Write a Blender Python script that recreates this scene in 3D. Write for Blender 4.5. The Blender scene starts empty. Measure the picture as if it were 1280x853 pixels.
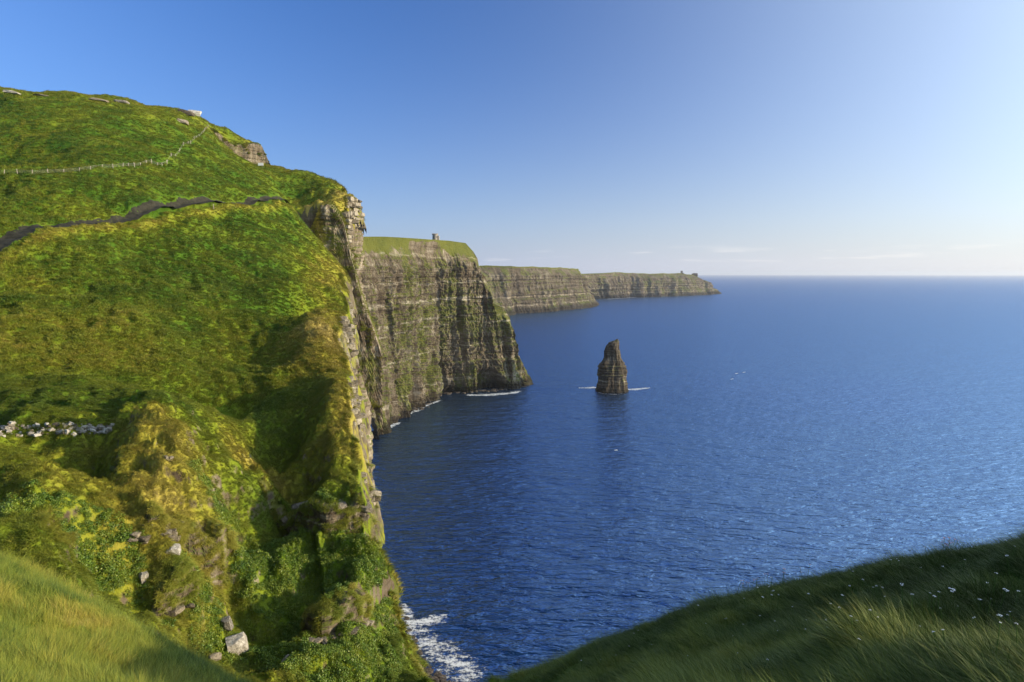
import bpy, math, random
import numpy as np
rng = np.random.default_rng(7)
random.seed(7)
S = bpy.context.scene
COL = S.collection

# ------------------------------------------------------------------ camera, sky, sun, exposure
FPX = 800.0; PITCH = math.radians(6.03); CAMZ = 150.0
CP, SP = math.cos(PITCH), math.sin(PITCH)
cam_d = bpy.data.cameras.new("camera"); cam = bpy.data.objects.new("camera", cam_d); COL.objects.link(cam)
cam.location = (0, 0, CAMZ); cam.rotation_euler = (math.pi/2 - PITCH, 0, 0)
cam_d.sensor_width = 36.0; cam_d.lens = 36.0*FPX/1280.0
cam_d.clip_start = 0.1; cam_d.clip_end = 200000.0
S.camera = cam

SUN_ELEV = math.radians(12.0); SUN_AZ = math.radians(-9.0)      # azimuth measured from +X towards +Y
sdir = (math.cos(SUN_ELEV)*math.cos(SUN_AZ), math.cos(SUN_ELEV)*math.sin(SUN_AZ), math.sin(SUN_ELEV))
W = bpy.data.worlds.new("World"); S.world = W; W.use_nodes = True
wn = W.node_tree.nodes; wl = W.node_tree.links; wn.clear()
sky = wn.new("ShaderNodeTexSky"); sky.sky_type = 'NISHITA'; sky.sun_disc = False
sky.sun_elevation = SUN_ELEV; sky.sun_rotation = math.pi/2 - SUN_AZ
sky.altitude = 0; sky.air_density = 1.0; sky.dust_density = 0.4; sky.ozone_density = 3.0
hsv = wn.new("ShaderNodeHueSaturation"); hsv.inputs['Saturation'].default_value = 1.42; hsv.inputs['Value'].default_value = 0.95
bg = wn.new("ShaderNodeBackground"); bg.inputs[1].default_value = 0.096
wo = wn.new("ShaderNodeOutputWorld")
tc = wn.new("ShaderNodeTexCoord"); sx = wn.new("ShaderNodeSeparateXYZ"); wl.new(tc.outputs['Generated'], sx.inputs[0])
def wmath(op, a, b=0.0):
    m = wn.new("ShaderNodeMath"); m.operation = op
    for i, v in ((0, a), (1, b)):
        if isinstance(v, bpy.types.NodeSocket): wl.new(v, m.inputs[i])
        else: m.inputs[i].default_value = v
    return m.outputs[0]
dt = wn.new("ShaderNodeVectorMath"); dt.operation = 'DOT_PRODUCT'; wl.new(tc.outputs['Generated'], dt.inputs[0]); dt.inputs[1].default_value = sdir
toward = wmath('ADD', wmath('MULTIPLY', dt.outputs['Value'], 0.5), 0.5)            # 1 towards the sun, 0 away
hz = wmath('POWER', 2.718, wmath('MULTIPLY', wmath('MAXIMUM', sx.outputs[2], 0.0), -7.2))   # sea haze thickens to the horizon
hz = wmath('MULTIPLY', hz, 0.92)
hc = wn.new("ShaderNodeMix"); hc.data_type = 'RGBA'; wl.new(wmath('POWER', toward, 1.3), hc.inputs[0]); hc.inputs[6].default_value = (1.9, 2.7, 5.0, 1); hc.inputs[7].default_value = (8.6, 8.0, 7.4, 1)
hm = wn.new("ShaderNodeMix"); hm.data_type = 'RGBA'; wl.new(hz, hm.inputs[0])
gl_ = wn.new("ShaderNodeVectorMath"); gl_.operation = 'SCALE'; gl_.inputs[0].default_value = (15.5, 17.0, 14.5); wl.new(wmath('POWER', toward, 5.0), gl_.inputs['Scale'])   # forward scattering round the sun
ga = wn.new("ShaderNodeVectorMath"); ga.operation = 'ADD'; wl.new(gl_.outputs[0], ga.inputs[1])
cg = wn.new("ShaderNodeVectorMath"); cg.operation = 'MULTIPLY'; cg.inputs[1].default_value = (0.55, 0.80, 1.25); wl.new(hsv.outputs[0], cg.inputs[0])
ab_ = wn.new("ShaderNodeVectorMath"); ab_.operation = 'SCALE'; ab_.inputs[0].default_value = (2.3, 3.2, 4.3); wl.new(wmath('POWER', wmath('SUBTRACT', 1.0, toward), 5.0), ab_.inputs['Scale'])   # and back scattering opposite it
ac_ = wn.new("ShaderNodeVectorMath"); ac_.operation = 'ADD'; wl.new(cg.outputs[0], ac_.inputs[0]); wl.new(ab_.outputs[0], ac_.inputs[1]); wl.new(ac_.outputs[0], ga.inputs[0])
cm = wn.new("ShaderNodeMapping"); cm.inputs['Scale'].default_value = (7, 7, 75); wl.new(tc.outputs['Generated'], cm.inputs[0]); cn = wn.new("ShaderNodeTexNoise"); cn.inputs['Scale'].default_value = 1.6; cn.inputs['Detail'].default_value = 5; wl.new(cm.outputs[0], cn.inputs['Vector'])
def wmr(v, a, b, c=0.0, d=1.0):
    m = wn.new("ShaderNodeMapRange"); m.interpolation_type = 'SMOOTHSTEP'
    for i, x in enumerate((v, a, b, c, d)):
        if isinstance(x, bpy.types.NodeSocket): wl.new(x, m.inputs[i])
        else: m.inputs[i].default_value = x
    return m.outputs[0]
cl = wmath('MULTIPLY', wmr(cn.outputs[0], .55, .72), wmath('MULTIPLY', wmr(sx.outputs[2], .012, .022), wmr(sx.outputs[2], .028, .045, 1.0, 0.0)))     # a few thin low clouds
wl.new(sky.outputs[0], hsv.inputs['Color']); wl.new(ga.outputs[0], hm.inputs[6]); wl.new(hc.outputs[2], hm.inputs[7]); cx_ = wn.new("ShaderNodeMix"); cx_.data_type = 'RGBA'; wl.new(wmath('MULTIPLY', cl, 0.22), cx_.inputs[0]); wl.new(hm.outputs[2], cx_.inputs[6]); cx_.inputs[7].default_value = (9.5, 8.8, 8.2, 1); wl.new(cx_.outputs[2], bg.inputs[0]); wl.new(bg.outputs[0], wo.inputs[0])
sun_d = bpy.data.lights.new("sun", 'SUN'); sun_d.energy = 5.0; sun_d.angle = math.radians(0.5); sun_d.color = (1.0, 0.80, 0.52)
sun = bpy.data.objects.new("sun", sun_d); COL.objects.link(sun)
from mathutils import Vector, Matrix
sun.rotation_euler = Vector(sdir).to_track_quat('Z', 'Y').to_euler()
S.view_settings.view_transform = 'Standard'; S.view_settings.look = 'None'
S.view_settings.exposure = 0.55; S.view_settings.gamma = 1.0; S.view_settings.use_curve_mapping = False
S.cycles.max_bounces = 5; S.cycles.diffuse_bounces = 2; S.cycles.glossy_bounces = 2
S.cycles.transparent_max_bounces = 8; S.cycles.volume_bounces = 0; S.cycles.use_denoising = True
S.cycles.volume_step_rate = 4.0

# ------------------------------------------------------------------ helpers
def ray(px, py):
    u = (426.5-py)/FPX; d = CP + u*SP
    return ((px-640.0)/FPX/d, (-SP+u*CP)/d)            # X/Y and (Z-CAMZ)/Y
def pt(px, py, Y):
    a, q = ray(px, py); return np.array([a*Y, Y, CAMZ+q*Y])
def sea_pt(px, py):
    a, q = ray(px, py); Y = -CAMZ/q; return np.array([a*Y, Y, 0.0])

_perm = rng.permutation(4096).astype(np.int64)
_grad = rng.normal(size=(4096, 3)); _grad /= np.linalg.norm(_grad, axis=1)[:, None]
def perlin(p):
    p = np.asarray(p, float); i = np.floor(p).astype(np.int64); f = p-i
    w = f*f*f*(f*(f*6-15)+10); out = 0
    for dx in (0, 1):
        for dy in (0, 1):
            for dz in (0, 1):
                h = _perm[(_perm[(_perm[(i[:, 0]+dx) & 4095]+i[:, 1]+dy) & 4095]+i[:, 2]+dz) & 4095]
                g = _grad[h]
                v = g[:, 0]*(f[:, 0]-dx)+g[:, 1]*(f[:, 1]-dy)+g[:, 2]*(f[:, 2]-dz)
                ww = (w[:, 0] if dx else 1-w[:, 0])*(w[:, 1] if dy else 1-w[:, 1])*(w[:, 2] if dz else 1-w[:, 2])
                out = out + v*ww
    return out*1.6
def fbm(x, y, z=0.0, octv=4, gain=0.5, ridged=False):
    x = np.asarray(x, float); p = np.stack([x, np.broadcast_to(y, x.shape), np.broadcast_to(z, x.shape)], 1)
    a = 1.0; s = 0.0; n = 0.0
    for k in range(octv):
        v = perlin(p*(2.03**k)+k*17.3)
        if ridged: v = 1-2*np.abs(v)
        s = s+a*v; n += a; a *= gain
    return s/n
def sstep(a, b, x):
    t = np.clip((x-a)/(b-a), 0, 1); return t*t*(3-2*t)

def tag(o, label=None, cat=None, group=None, kind=None):
    if label: o["label"] = label
    if cat: o["category"] = cat
    if group: o["group"] = group
    if kind: o["kind"] = kind
    return o
def link(name, me, mat=None, parent=None):
    o = bpy.data.objects.new(name, me); COL.objects.link(o)
    if mat is not None and me is not None and not me.materials: me.materials.append(mat)
    if parent is not None: o.parent = parent
    return o
def mesh_from(name, V, F, smooth=True):
    V = np.asarray(V, np.float32); F = np.asarray(F, np.int32)
    me = bpy.data.meshes.new(name); k = F.shape[1]
    me.vertices.add(len(V)); me.vertices.foreach_set("co", V.ravel())
    me.loops.add(F.size); me.loops.foreach_set("vertex_index", F.ravel())
    me.polygons.add(len(F)); me.polygons.foreach_set("loop_start", np.arange(0, F.size, k, dtype=np.int32))
    me.polygons.foreach_set("loop_total", np.full(len(F), k, np.int32))
    me.update(calc_edges=True); me.validate()
    me.polygons.foreach_set("use_smooth", np.full(len(me.polygons), smooth, bool))
    return me
def grid_faces(n, m):
    i = np.arange(n-1)[:, None]*m+np.arange(m-1)[None, :]; i = i.ravel()
    return np.stack([i, i+1, i+m+1, i+m], 1)
def add_attr(me, name, vals):
    a = me.attributes.new(name, 'FLOAT', 'POINT'); a.data.foreach_set("value", np.asarray(vals, np.float32))

# ------------------------------------------------------------------ node helper
class NT:
    def __init__(s, name):
        s.m = bpy.data.materials.new(name); s.m.use_nodes = True; s.t = s.m.node_tree; s.t.nodes.clear()
    def n(s, typ, **kw):
        nd = s.t.nodes.new(typ)
        for k, v in kw.items():
            if k == 'ins':
                for kk, vv in v.items():
                    if isinstance(vv, bpy.types.NodeSocket): s.t.links.new(vv, nd.inputs[kk])
                    else: nd.inputs[kk].default_value = vv
            else: setattr(nd, k, v)
        return nd
    def noise(s, vec, scale, detail=3, rough=0.55, dist=0.0):
        return s.n("ShaderNodeTexNoise", ins={'Vector': vec, 'Scale': scale, 'Detail': detail, 'Roughness': rough, 'Distortion': dist}).outputs[0]
    def ramp(s, fac, stops):
        r = s.n("ShaderNodeValToRGB", ins={'Fac': fac}); e = r.color_ramp.elements
        while len(e) > 1: e.remove(e[-1])
        e[0].position = stops[0][0]; e[0].color = (*stops[0][1], 1) if len(stops[0][1]) == 3 else stops[0][1]
        for p, c in stops[1:]:
            x = e.new(p); x.color = (*c, 1)
        return r.outputs[0]
    def mr(s, v, a, b, c=0.0, d=1.0, smooth=True):
        return s.n("ShaderNodeMapRange", interpolation_type='SMOOTHSTEP' if smooth else 'LINEAR', ins={0: v, 1: a, 2: b, 3: c, 4: d}).outputs[0]
    def mix(s, f, a, b, blend='MIX'):
        nd = s.n("ShaderNodeMix", data_type='RGBA', blend_type=blend); nd.clamp_factor = True
        for i, v in ((0, f), (6, a), (7, b)):
            if isinstance(v, bpy.types.NodeSocket): s.t.links.new(v, nd.inputs[i])
            else: nd.inputs[i].default_value = (*v, 1) if isinstance(v, tuple) and len(v) == 3 else v
        return nd.outputs[2]
    def math(s, op, a, b=0.0, c=0.0):
        return s.n("ShaderNodeMath", operation=op, ins={0: a, 1: b, 2: c}).outputs[0]
    def pos(s): return s.n("ShaderNodeNewGeometry").outputs['Position']
    def scaled(s, v, sc, rot=(0, 0, 0)):
        return s.n("ShaderNodeMapping", ins={'Vector': v, 'Scale': sc, 'Rotation': rot}).outputs[0]
    def attr(s, name, inst=False):
        return s.n("ShaderNodeAttribute", attribute_name=name, attribute_type='INSTANCER' if inst else 'GEOMETRY').outputs['Fac']
    def out(s, col, rough=0.9, spec=0.2, bump=None, bs=0.5, bd=0.1, normal=None, **kw):
        b = s.n("ShaderNodeBsdfPrincipled", ins={'Base Color': col if isinstance(col, bpy.types.NodeSocket) else (*col, 1), 'Roughness': rough, 'Specular IOR Level': spec})
        for k, v in kw.items():
            k = k.replace('_', ' ')
            if isinstance(v, bpy.types.NodeSocket): s.t.links.new(v, b.inputs[k])
            else: b.inputs[k].default_value = v
        if bump is not None:
            bm = s.n("ShaderNodeBump", ins={'Height': bump, 'Strength': bs, 'Distance': bd})
            s.t.links.new(bm.outputs[0], b.inputs['Normal'])
        o = s.n("ShaderNodeOutputMaterial", ins={'Surface': b.outputs[0]}); s.bsdf = b; s.o = o
        return s.m

def grass_colour(t, dry):
    """the colour of the sward from its dryness (0 lush green .. 1 straw) and world position"""
    p = t.pos()
    n1 = t.noise(p, 0.07, 5, 0.6); n2 = t.noise(p, 0.8, 4, 0.65)
    f = t.math('ADD', dry, t.math('ADD', t.math('MULTIPLY', t.math('SUBTRACT', n1, 0.5), .95), t.math('MULTIPLY', t.math('SUBTRACT', n2, 0.5), 0.26)))
    return t.ramp(f, [(0.0, (0.018, 0.065, 0.006)), (0.25, (0.058, 0.120, 0.009)), (0.5, (0.155, 0.195, 0.015)), (0.75, (0.265, 0.235, 0.034)), (1.0, (0.36, 0.285, 0.09))])
def rock_colour(t, green=0.35, pale=1.0, big=1.0):
    """bedded flagstone: bands along z, blocky staining, moss on ledges"""
    p = t.pos()
    k = 1.0/big
    band = t.noise(t.scaled(p, (0.03*k, 0.03*k, 0.30*k)), 1.0, 6, 0.72, 0.3)
    vert = t.noise(t.scaled(p, (0.28*k, 0.28*k, 0.022*k)), 1.0, 5, 0.7, 0.4)
    blot = t.noise(p, 0.10*k, 6, 0.75)
    f = t.math('ADD', t.math('MULTIPLY', band, 0.36), t.math('ADD', t.math('MULTIPLY', vert, 0.34), t.math('MULTIPLY', blot, 0.30)))
    c = t.ramp(f, [(0.36, (0.035*pale, 0.026*pale, 0.020*pale)), (0.45, (0.120*pale, 0.092*pale, 0.062*pale)), (0.53, (0.23*pale, 0.19*pale, 0.135*pale)), (0.62, (0.47*pale, 0.42*pale, 0.33*pale))])
    nz = t.n("ShaderNodeSeparateXYZ", ins={0: t.n("ShaderNodeNewGeometry").outputs['Normal']}).outputs[2]
    g1 = t.noise(t.scaled(p, (0.06*k, 0.06*k, 0.03*k)), 1.0, 5, 0.75)
    moss = t.mr(t.math('ADD', t.math('MULTIPLY', nz, 0.28), t.math('ADD', t.math('MULTIPLY', t.math('SUBTRACT', g1, .5), 1.7), green)), 0.50, 0.68)
    mc = t.ramp(t.noise(p, 0.5, 3, 0.6), [(0.35, (0.05, 0.075, 0.012)), (0.6, (0.12, 0.13, 0.022)), (0.75, (0.20, 0.165, 0.04))])
    c = t.mix(t.math('MULTIPLY', moss, 0.85), c, mc)
    pz = t.n("ShaderNodeSeparateXYZ", ins={0: p}).outputs[2]
    wet = t.mr(t.math('ADD', pz, t.math('MULTIPLY', blot, -9.0*big)), -2.0*big, 2.5*big, 0.85, 0.0)      # dark tide zone
    return t.mix(wet, c, (0.022, 0.018, 0.014)), f, nz

# ------------------------------------------------------------------ sea
def mat_sea():
    t = NT("sea_water"); p = t.pos()
    a = t.noise(t.scaled(p, (0.085, 0.24, 0.3), (0, 0, math.radians(-24))), 1.0, 3, 0.6, 0.4)
    b = t.noise(t.scaled(p, (0.018, 0.055, 0.3), (0, 0, math.radians(-33))), 1.0, 3, 0.5)
    h = t.math('ADD', t.math('MULTIPLY', a, 1.5), t.math('MULTIPLY', b, 2.4))
    big = t.noise(t.scaled(p, (0.0022, 0.006, 1)), 1.0, 3, 0.5)
    col = t.mix(t.mr(big, 0.35, 0.65), (0.003, 0.016, 0.058), (0.005, 0.025, 0.088))
    bm = t.n("ShaderNodeBump", ins={'Height': h, 'Strength': 1.0, 'Distance': 2.1}).outputs[0]
    df = t.n("ShaderNodeBsdfDiffuse", ins={'Color': col, 'Normal': bm}).outputs[0]
    gl = t.n("ShaderNodeBsdfGlossy", ins={'Color': (.27, .43, .67, 1), 'Roughness': .24, 'Normal': bm}).outputs[0]
    fr = t.math('MULTIPLY', t.n("ShaderNodeFresnel", ins={'IOR': 1.33, 'Normal': bm}).outputs[0], 1.0); fr = t.math('MULTIPLY', t.math('POWER', fr, 1.4), .86)      # a rough sea never mirrors fully at grazing angles
    mx = t.n("ShaderNodeMixShader", ins={0: fr, 1: df, 2: gl}); t.n("ShaderNodeOutputMaterial", ins={'Surface': mx.outputs[0]})
    return t.m
r = np.concatenate([np.linspace(20, 1500, 60), np.geomspace(1600, 60000, 60)])
th = np.linspace(0, 2*np.pi, 181)
R, T = np.meshgrid(r, th, indexing='ij')
V = np.stack([R*np.cos(T), R*np.sin(T), -(R**2)/(2*6371000.0)*0], -1).reshape(-1, 3)
tag(link("sea", mesh_from("sea", V, grid_faces(*R.shape)), mat_sea()), kind="structure")

# ------------------------------------------------------------------ near land: height field from surveyed points
CTRL = [
 (0,760,40),(0,700,48),(0,640,56),(0,600,62),(0,560,70),(0,540,74),(0,500,84),(0,430,100),(0,380,115),(0,335,130),(0,300,142),(0,260,165),(0,222,195),(0,180,232),(0,140,272),(0,113,312),(0,122,370),(0,150,480),
 (-80,700,50),(-80,600,62),(-80,430,100),(-80,300,142),(-80,180,240),(-80,108,320),
 (70,700,46),(70,655,51),(70,600,60),(70,560,69),(70,540,74),
 (150,790,50),(150,730,54),(150,680,58),(150,620,63),(150,570,70),(150,545,77),(150,500,92),(150,430,112),(150,370,132),(150,320,155),(150,270,180),(150,212,212),(150,170,262),(150,124,335),(150,134,380),(150,160,480),
 (230,840,52),(230,780,56),(230,720,60),(230,650,64),(230,590,69),(230,548,76),(230,520,88),(230,470,108),(230,400,135),(230,340,165),(230,280,195),(230,230,232),(230,190,280),(230,150,360),(235,142,390),(235,160,470),
 (300,853,56),(300,800,62),(300,740,66),(300,680,71),(300,620,77),(300,570,86),(300,520,100),(300,460,122),(300,400,148),(300,340,180),(300,280,220),(300,230,280),(288,198,396),(322,206,408),(262,165,380),(262,155,400),(284,166,408),(286,176,405),(300,172,425),(330,177,424),(300,180,470),
 (370,853,66),(370,800,72),(370,730,80),(370,680,86),(370,640,92),(370,600,100),(370,540,115),(370,480,135),(370,420,165),(370,360,205),(370,300,255),(355,250,300),(350,212,372),
 (430,853,78),(430,800,85),(430,740,92),(430,690,98),(430,640,104),(430,600,112),(430,560,125),(430,500,148),(430,440,180),(430,385,225),(432,345,285),
 (500,853,88),(480,760,96),(465,700,103),(460,640,110),(530,853,95),(560,900,80),
 (380,292,312),(383,262,319),(400,308,313),(404,256,322),(425,328,314),(425,254,325),(447,336,318),(452,262,330),(450,258,352),(400,226,362),(435,242,364),
]
def SY(px, Y):
    k = np.clip((px-290)/150, 0, 1); k = k*k*(3-2*k); f = np.clip((Y-190)/110, 0, 1); f = f*f*(3-2*f)
    return Y*(1-.27*k*(1-f))
def gp(px, py, Y): return pt(px, py, SY(px, Y))
P = np.array([gp(*c) for c in CTRL])
def ab(X, Y): return np.stack([X/Y*2.2, np.log(Y)*1.5], -1)
def tps_fit(p, v, lam=1e-5):
    d = np.linalg.norm(p[:, None]-p[None], axis=-1); K = np.where(d > 0, d*d*np.log(d+1e-12), 0)+np.eye(len(p))*lam
    A = np.block([[K, np.c_[np.ones(len(p)), p]], [np.c_[np.ones(len(p)), p].T, np.zeros((3, 3))]])
    return np.linalg.solve(A, np.r_[v, 0, 0, 0])
def tps_eval(c, p, q):
    out = np.empty(len(q)); n = len(p)
    for s in range(0, len(q), 40000):
        d = np.sqrt(((q[s:s+40000, None]-p[None])**2).sum(-1)); K = np.where(d > 0, d*d*np.log(d+1e-12), 0)
        out[s:s+40000] = K@c[:n]+c[n]+q[s:s+40000]@c[n+1:]
    return out

COAST = np.array([(12,45),(4,70),(-7,86),(-13.9,95),(-20.0,101),(-23,108),(-26,118),(-31,132),(-35.5,150),(-42,172),(-49.5,200),(-57,235),(-67,275),(-74,300),(-78,318),(-76.5,328),(-78,350),(-88,366),(-109,378),(-138,394),(-155,418),(-166,446),(-170,464),(-195,482),(-220,530)], float)
COAST = COAST*np.array([[SY(460, y)/y] for x, y in COAST])
COAST[:, 0] -= 0.9+0.014*COAST[:, 1]
def meander(poly):
    out = []
    for a, b in zip(poly[:-1], poly[1:]):
        D = np.hypot(*a); n = max(1, int(round(np.hypot(*(b-a))/(2.5+.018*D)))); out += [a+(b-a)*k/n for k in range(n)]
    out = np.array(out+[poly[-1]]); ta = np.gradient(out, axis=0); ta /= np.linalg.norm(ta, axis=1)[:, None]; D = np.hypot(out[:, 0], out[:, 1])
    k = np.r_[0, np.cumsum(np.linalg.norm(np.diff(out, axis=0), axis=1))]; o = (1.2+.026*D)*(fbm(k*.055, 3.0, 7.0, 2)*1.3+.7*fbm(k*.17, 9.0, 2.0, 2)); o = o-np.abs(o)*.3
    return out+np.stack([ta[:, 1], -ta[:, 0]], 1)*o[:, None]
def seg_dist(X, Y, poly):
    """signed distance to the polyline (positive on the seaward side) and arc length"""
    best = np.full(X.shape, 1e9); sgn = np.zeros(X.shape); arc = np.zeros(X.shape); L = 0
    for a, b in zip(poly[:-1], poly[1:]):
        d = b-a; l = np.hypot(*d); t = np.clip(((X-a[0])*d[0]+(Y-a[1])*d[1])/l**2, 0, 1)
        ex = X-a[0]-t*d[0]; ey = Y-a[1]-t*d[1]; dd = np.hypot(ex, ey)
        m = dd < best; best[m] = dd[m]; sgn[m] = np.where(d[0]*ey-d[1]*ex < 0, 1, -1)[m]; arc[m] = (L+t*l)[m]; L += l
    return best*sgn, arc
COAST = meander(COAST)
def line_prof(X, Y, pts):
    poly = np.array([gp(*p)[:2] for p in pts]); return seg_dist(X, Y, poly)[0]
def gauss(X, Y, px, py, D, rx, ry, rot=0.0):
    c = gp(px, py, D); dx = X-c[0]; dy = Y-c[1]; cr, sr = math.cos(rot), math.sin(rot)
    return np.exp(-((dx*cr+dy*sr)/rx)**2-((-dx*sr+dy*cr)/ry)**2)
# rock steps in the land: base line, height, taper at each end, fade distance inland, face width, raggedness
STEPS = [([(345,284,310),(380,292,312),(400,308,313),(425,328,314),(452,338,317),(490,350,321)], 25.0, 26, 0, 42, 1.6, .7),
         ([(248,172,392),(288,199,400),(305,204,404),(322,207,408),(345,212,414)], 13.0, 26, 0, 60, 1.6, 1.3),
         ([(325,634,84),(352,630,88),(380,626,92),(410,638,97),(448,646,103)], 3.6, 4, 0, 16, .7, .9),
         ([(170,672,58),(200,676,59.5),(230,684,61.5),(260,696,63),(285,704,66)], 2.0, 2, 2, 9, .5, .6),
         ([(375,812,75),(405,806,79),(432,798,85),(455,792,90)], 2.6, 3, 0, 12, .6, .7),
         ([(180,776,54),(215,780,56),(245,770,58)], 1.2, 1.5, 1.5, 6, .4, .5),
         ([(30,676,48),(60,684,48.5),(90,700,49)], 1.6, 1.5, 1.5, 6, .4, .5)]
def steps(X, Y):
    z = np.zeros(X.shape)
    for pts, h, t0, t1, fade, wd, rag in STEPS:
        poly = np.array([gp(*p)[:2] for p in pts]); L = np.linalg.norm(np.diff(poly, axis=0), axis=1).sum()
        d, arc = seg_dist(X, Y, poly); d = d+rag*(1.3*fbm(X*.16/rag, Y*.16/rag, 23.0, 3)+.4)
        tp = sstep(0, t0, arc)*(1-sstep(L-t1, L, arc) if t1 else 1)
        z += h*tp*(1-sstep(-wd, 0, d))*np.exp(-(np.minimum(d, 0)/fade)**2)
    return z
NP_ = ab(P[:, 0], P[:, 1]); NC = tps_fit(NP_, (P[:, 2]-steps(P[:, 0], P[:, 1])-CAMZ)/P[:, 1], 2e-4)
BANK = [(-60,362,124),(0,338,132),(60,314,150),(120,303,163),(200,282,190),(260,262,215),(330,243,262),(385,228,320)]
EDGE = [(380,398,190),(400,440,172),(428,505,146),(440,560,126),(425,600,112)]
def H(X, Y, fine=True):
    sh = X.shape; X = X.ravel().astype(float); Y = Y.ravel().astype(float)
    z = CAMZ+Y*tps_eval(NC, NP_, ab(X, Y))+steps(X, Y); D = np.hypot(X, Y)
    # earth bank with the worn path on its landward side
    b = line_prof(X, Y, BANK)
    on = sstep(60, 110, D)*(1-sstep(330, 370, Y))*sstep(-0.9, -0.7, X/Y)
    n = fbm(X*.12, Y*.12, 3.0, 2)
    z += on*(.7+.5*n)*np.exp(-((b)/1.6)**2) - on*.5*np.exp(-((b+4.5)/2.6)**2)
    # hollows and humps
    z -= 9.0*gauss(X, Y, 395, 372, 214, 7, 17, -0.2)
    z += 3.0*gauss(X, Y, 425, 372, 222, 5, 22, .1)
    z -= 7.5*gauss(X, Y, 262, 492, 104, 7, 5, .5)+7.5*gauss(X, Y, 345, 545, 103, 5, 8, .3)+6.5*gauss(X, Y, 378, 595, 98, 4, 7)
    z += 3.0*gauss(X, Y, 395, 430, 176, 5, 14, .2)+3.4*gauss(X, Y, 425, 520, 140, 4, 14, .2)+1.5*gauss(X, Y, 330, 500, 112, 4, 6)
    z -= 5.0*gauss(X, Y, 95, 600, 66, 5.0, 6.0)+4.0*gauss(X, Y, 75, 668, 51, 3.5, 3.0)+3.0*gauss(X, Y, 150, 765, 52, 2.0, 4.0)
    z += 3.0*gauss(X, Y, 190, 585, 70, 4.0, 4)+2.0*gauss(X, Y, 250, 600, 70, 3.5, 4)+1.5*gauss(X, Y, 20, 640, 58, 2.5, 3)
    z += 4.5*gauss(X, Y, 462, 700, 101, 4.0, 7)-4.5*gauss(X, Y, 392, 715, 84, 3.6, 6)-3.0*gauss(X, Y, 300, 670, 72, 2.5, 3)
    z -= 7.5*gauss(X, Y, 20, 190, 225, 14, 12)+1.5*gauss(X, Y, 60, 168, 250, 12, 12)
    if fine:
        sea_d, arc = seg_dist(X, Y, COAST)
        far = sstep(60, 200, D)
        z += (1.6+1.2*far)*fbm(X*.05, Y*.05, 1.0, 2)+1.3*(1-.6*sstep(250, 400, Y))*fbm(X*.13, Y*.09, 14.0, 2)
        # terracettes: small steps that run along the slope
        z += (0.75+0.65*far)*fbm(X*.35+Y*.12, Y*.22, 2.0, 3, .55)*(1-0.6*sstep(180, 240, Y)*sstep(-70, -150, X))
        near = 1-sstep(85, 120, D)
        z += near*(2.7*fbm(X*.12, Y*.12, 5.0, 2, .5, ridged=True)+1.1*fbm(X*.4, Y*.4, 6.0, 3, .55, ridged=True))
        # bedding steps in the gully side
        q = z/2.6+1.6*fbm(X*.07, Y*.07, 9.0, 3); f_ = q-np.floor(q); z = z+near*2.6*.75*(sstep(.2, .8, f_)-f_)*np.clip(.5+1.5*fbm(X*.09, Y*.09, 19.0, 2), 0, 1)
        e = sstep(-5, 0.5, sea_d); z -= 1.3*e*e
        z -= np.clip(sea_d-0.3, 0, 30)*3.0
    return z.reshape(sh)

def mat_ground():
    t = NT("turf"); p = t.pos()
    g = grass_colour(t, t.attr("dry"))
    rc, f, nz = rock_colour(t, 0.40, 0.62)
    steep = t.mr(t.math('ADD', nz, t.math('MULTIPLY', t.math('SUBTRACT', t.noise(p, 0.5, 4, 0.6), 0.5), 0.5)), 0.22, 0.36, 1.0, 0.0)
    steep = t.math('MULTIPLY', steep, t.attr("rocky"))
    h = t.noise(p, 1.6, 5, 0.65)
    c = t.mix(t.attr("path"), g, t.ramp(t.noise(p, .35, 4, .7), [(.35, (.014, .020, .010)), (.6, (.038, .040, .028))]))  # dark path tone also holds the bank's shade
    return t.out(t.mix(steep, c, rc), rough=0.95, spec=0.1, bump=h, bs=0.8, bd=0.35)
MG = mat_ground()
def mat_cliff(name, green, pale, bd=1.2, big=1.0, beds=()):
    t = NT(name); c, f, nz = rock_colour(t, green, pale, big)
    if beds:                                            # pale limestone beds at known heights
        p = t.pos(); zc = t.n("ShaderNodeSeparateXYZ", ins={0: p}).outputs[2]
        zw = t.math('ADD', zc, t.math('MULTIPLY', t.noise(t.scaled(p, (.02, .02, .05)), 1.0, 4, .7), 14.0)); brk = t.mr(t.noise(t.scaled(p, (.06, .06, .3)), 1.0, 4, .7), .42, .60)
        for zb, hw, st in beds:
            m = t.math('MULTIPLY', t.mr(t.math('ABSOLUTE', t.math('SUBTRACT', zw, zb+7.0)), hw*.4, hw, st, 0.0), brk)
            c = t.mix(m, c, (.50, .45, .36) if st > 0 else (.04, .035, .03))
    grass = t.mix(t.noise(t.pos(), .05/big, 5, .75), (.035, .055, .010), (.17, .17, .03))
    p = t.pos()
    br = t.math('ADD', t.attr("brow"), t.math('MULTIPLY', t.math('SUBTRACT', t.noise(p, 0.12/big, 5, .7), .5), 1.3))
    c = t.mix(t.mr(br, .42, .58), c, grass)
    h = t.math('ADD', t.noise(t.scaled(p, (0.10, 0.10, 1.1)), 1.0, 6, 0.7), t.math('MULTIPLY', t.noise(t.scaled(p, (0.7, 0.7, 0.12)), 1.0, 5, 0.65), 0.8))
    return t.out(c, rough=0.92, spec=0.2, bump=h, bs=1.0, bd=bd)
MC_NEAR = mat_cliff("cliff_rock", 0.42, 0.95, 0.8)
MC_LEDGE = mat_cliff("ledge_rock", 0.42, 0.6, 0.25, 0.2)
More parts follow.
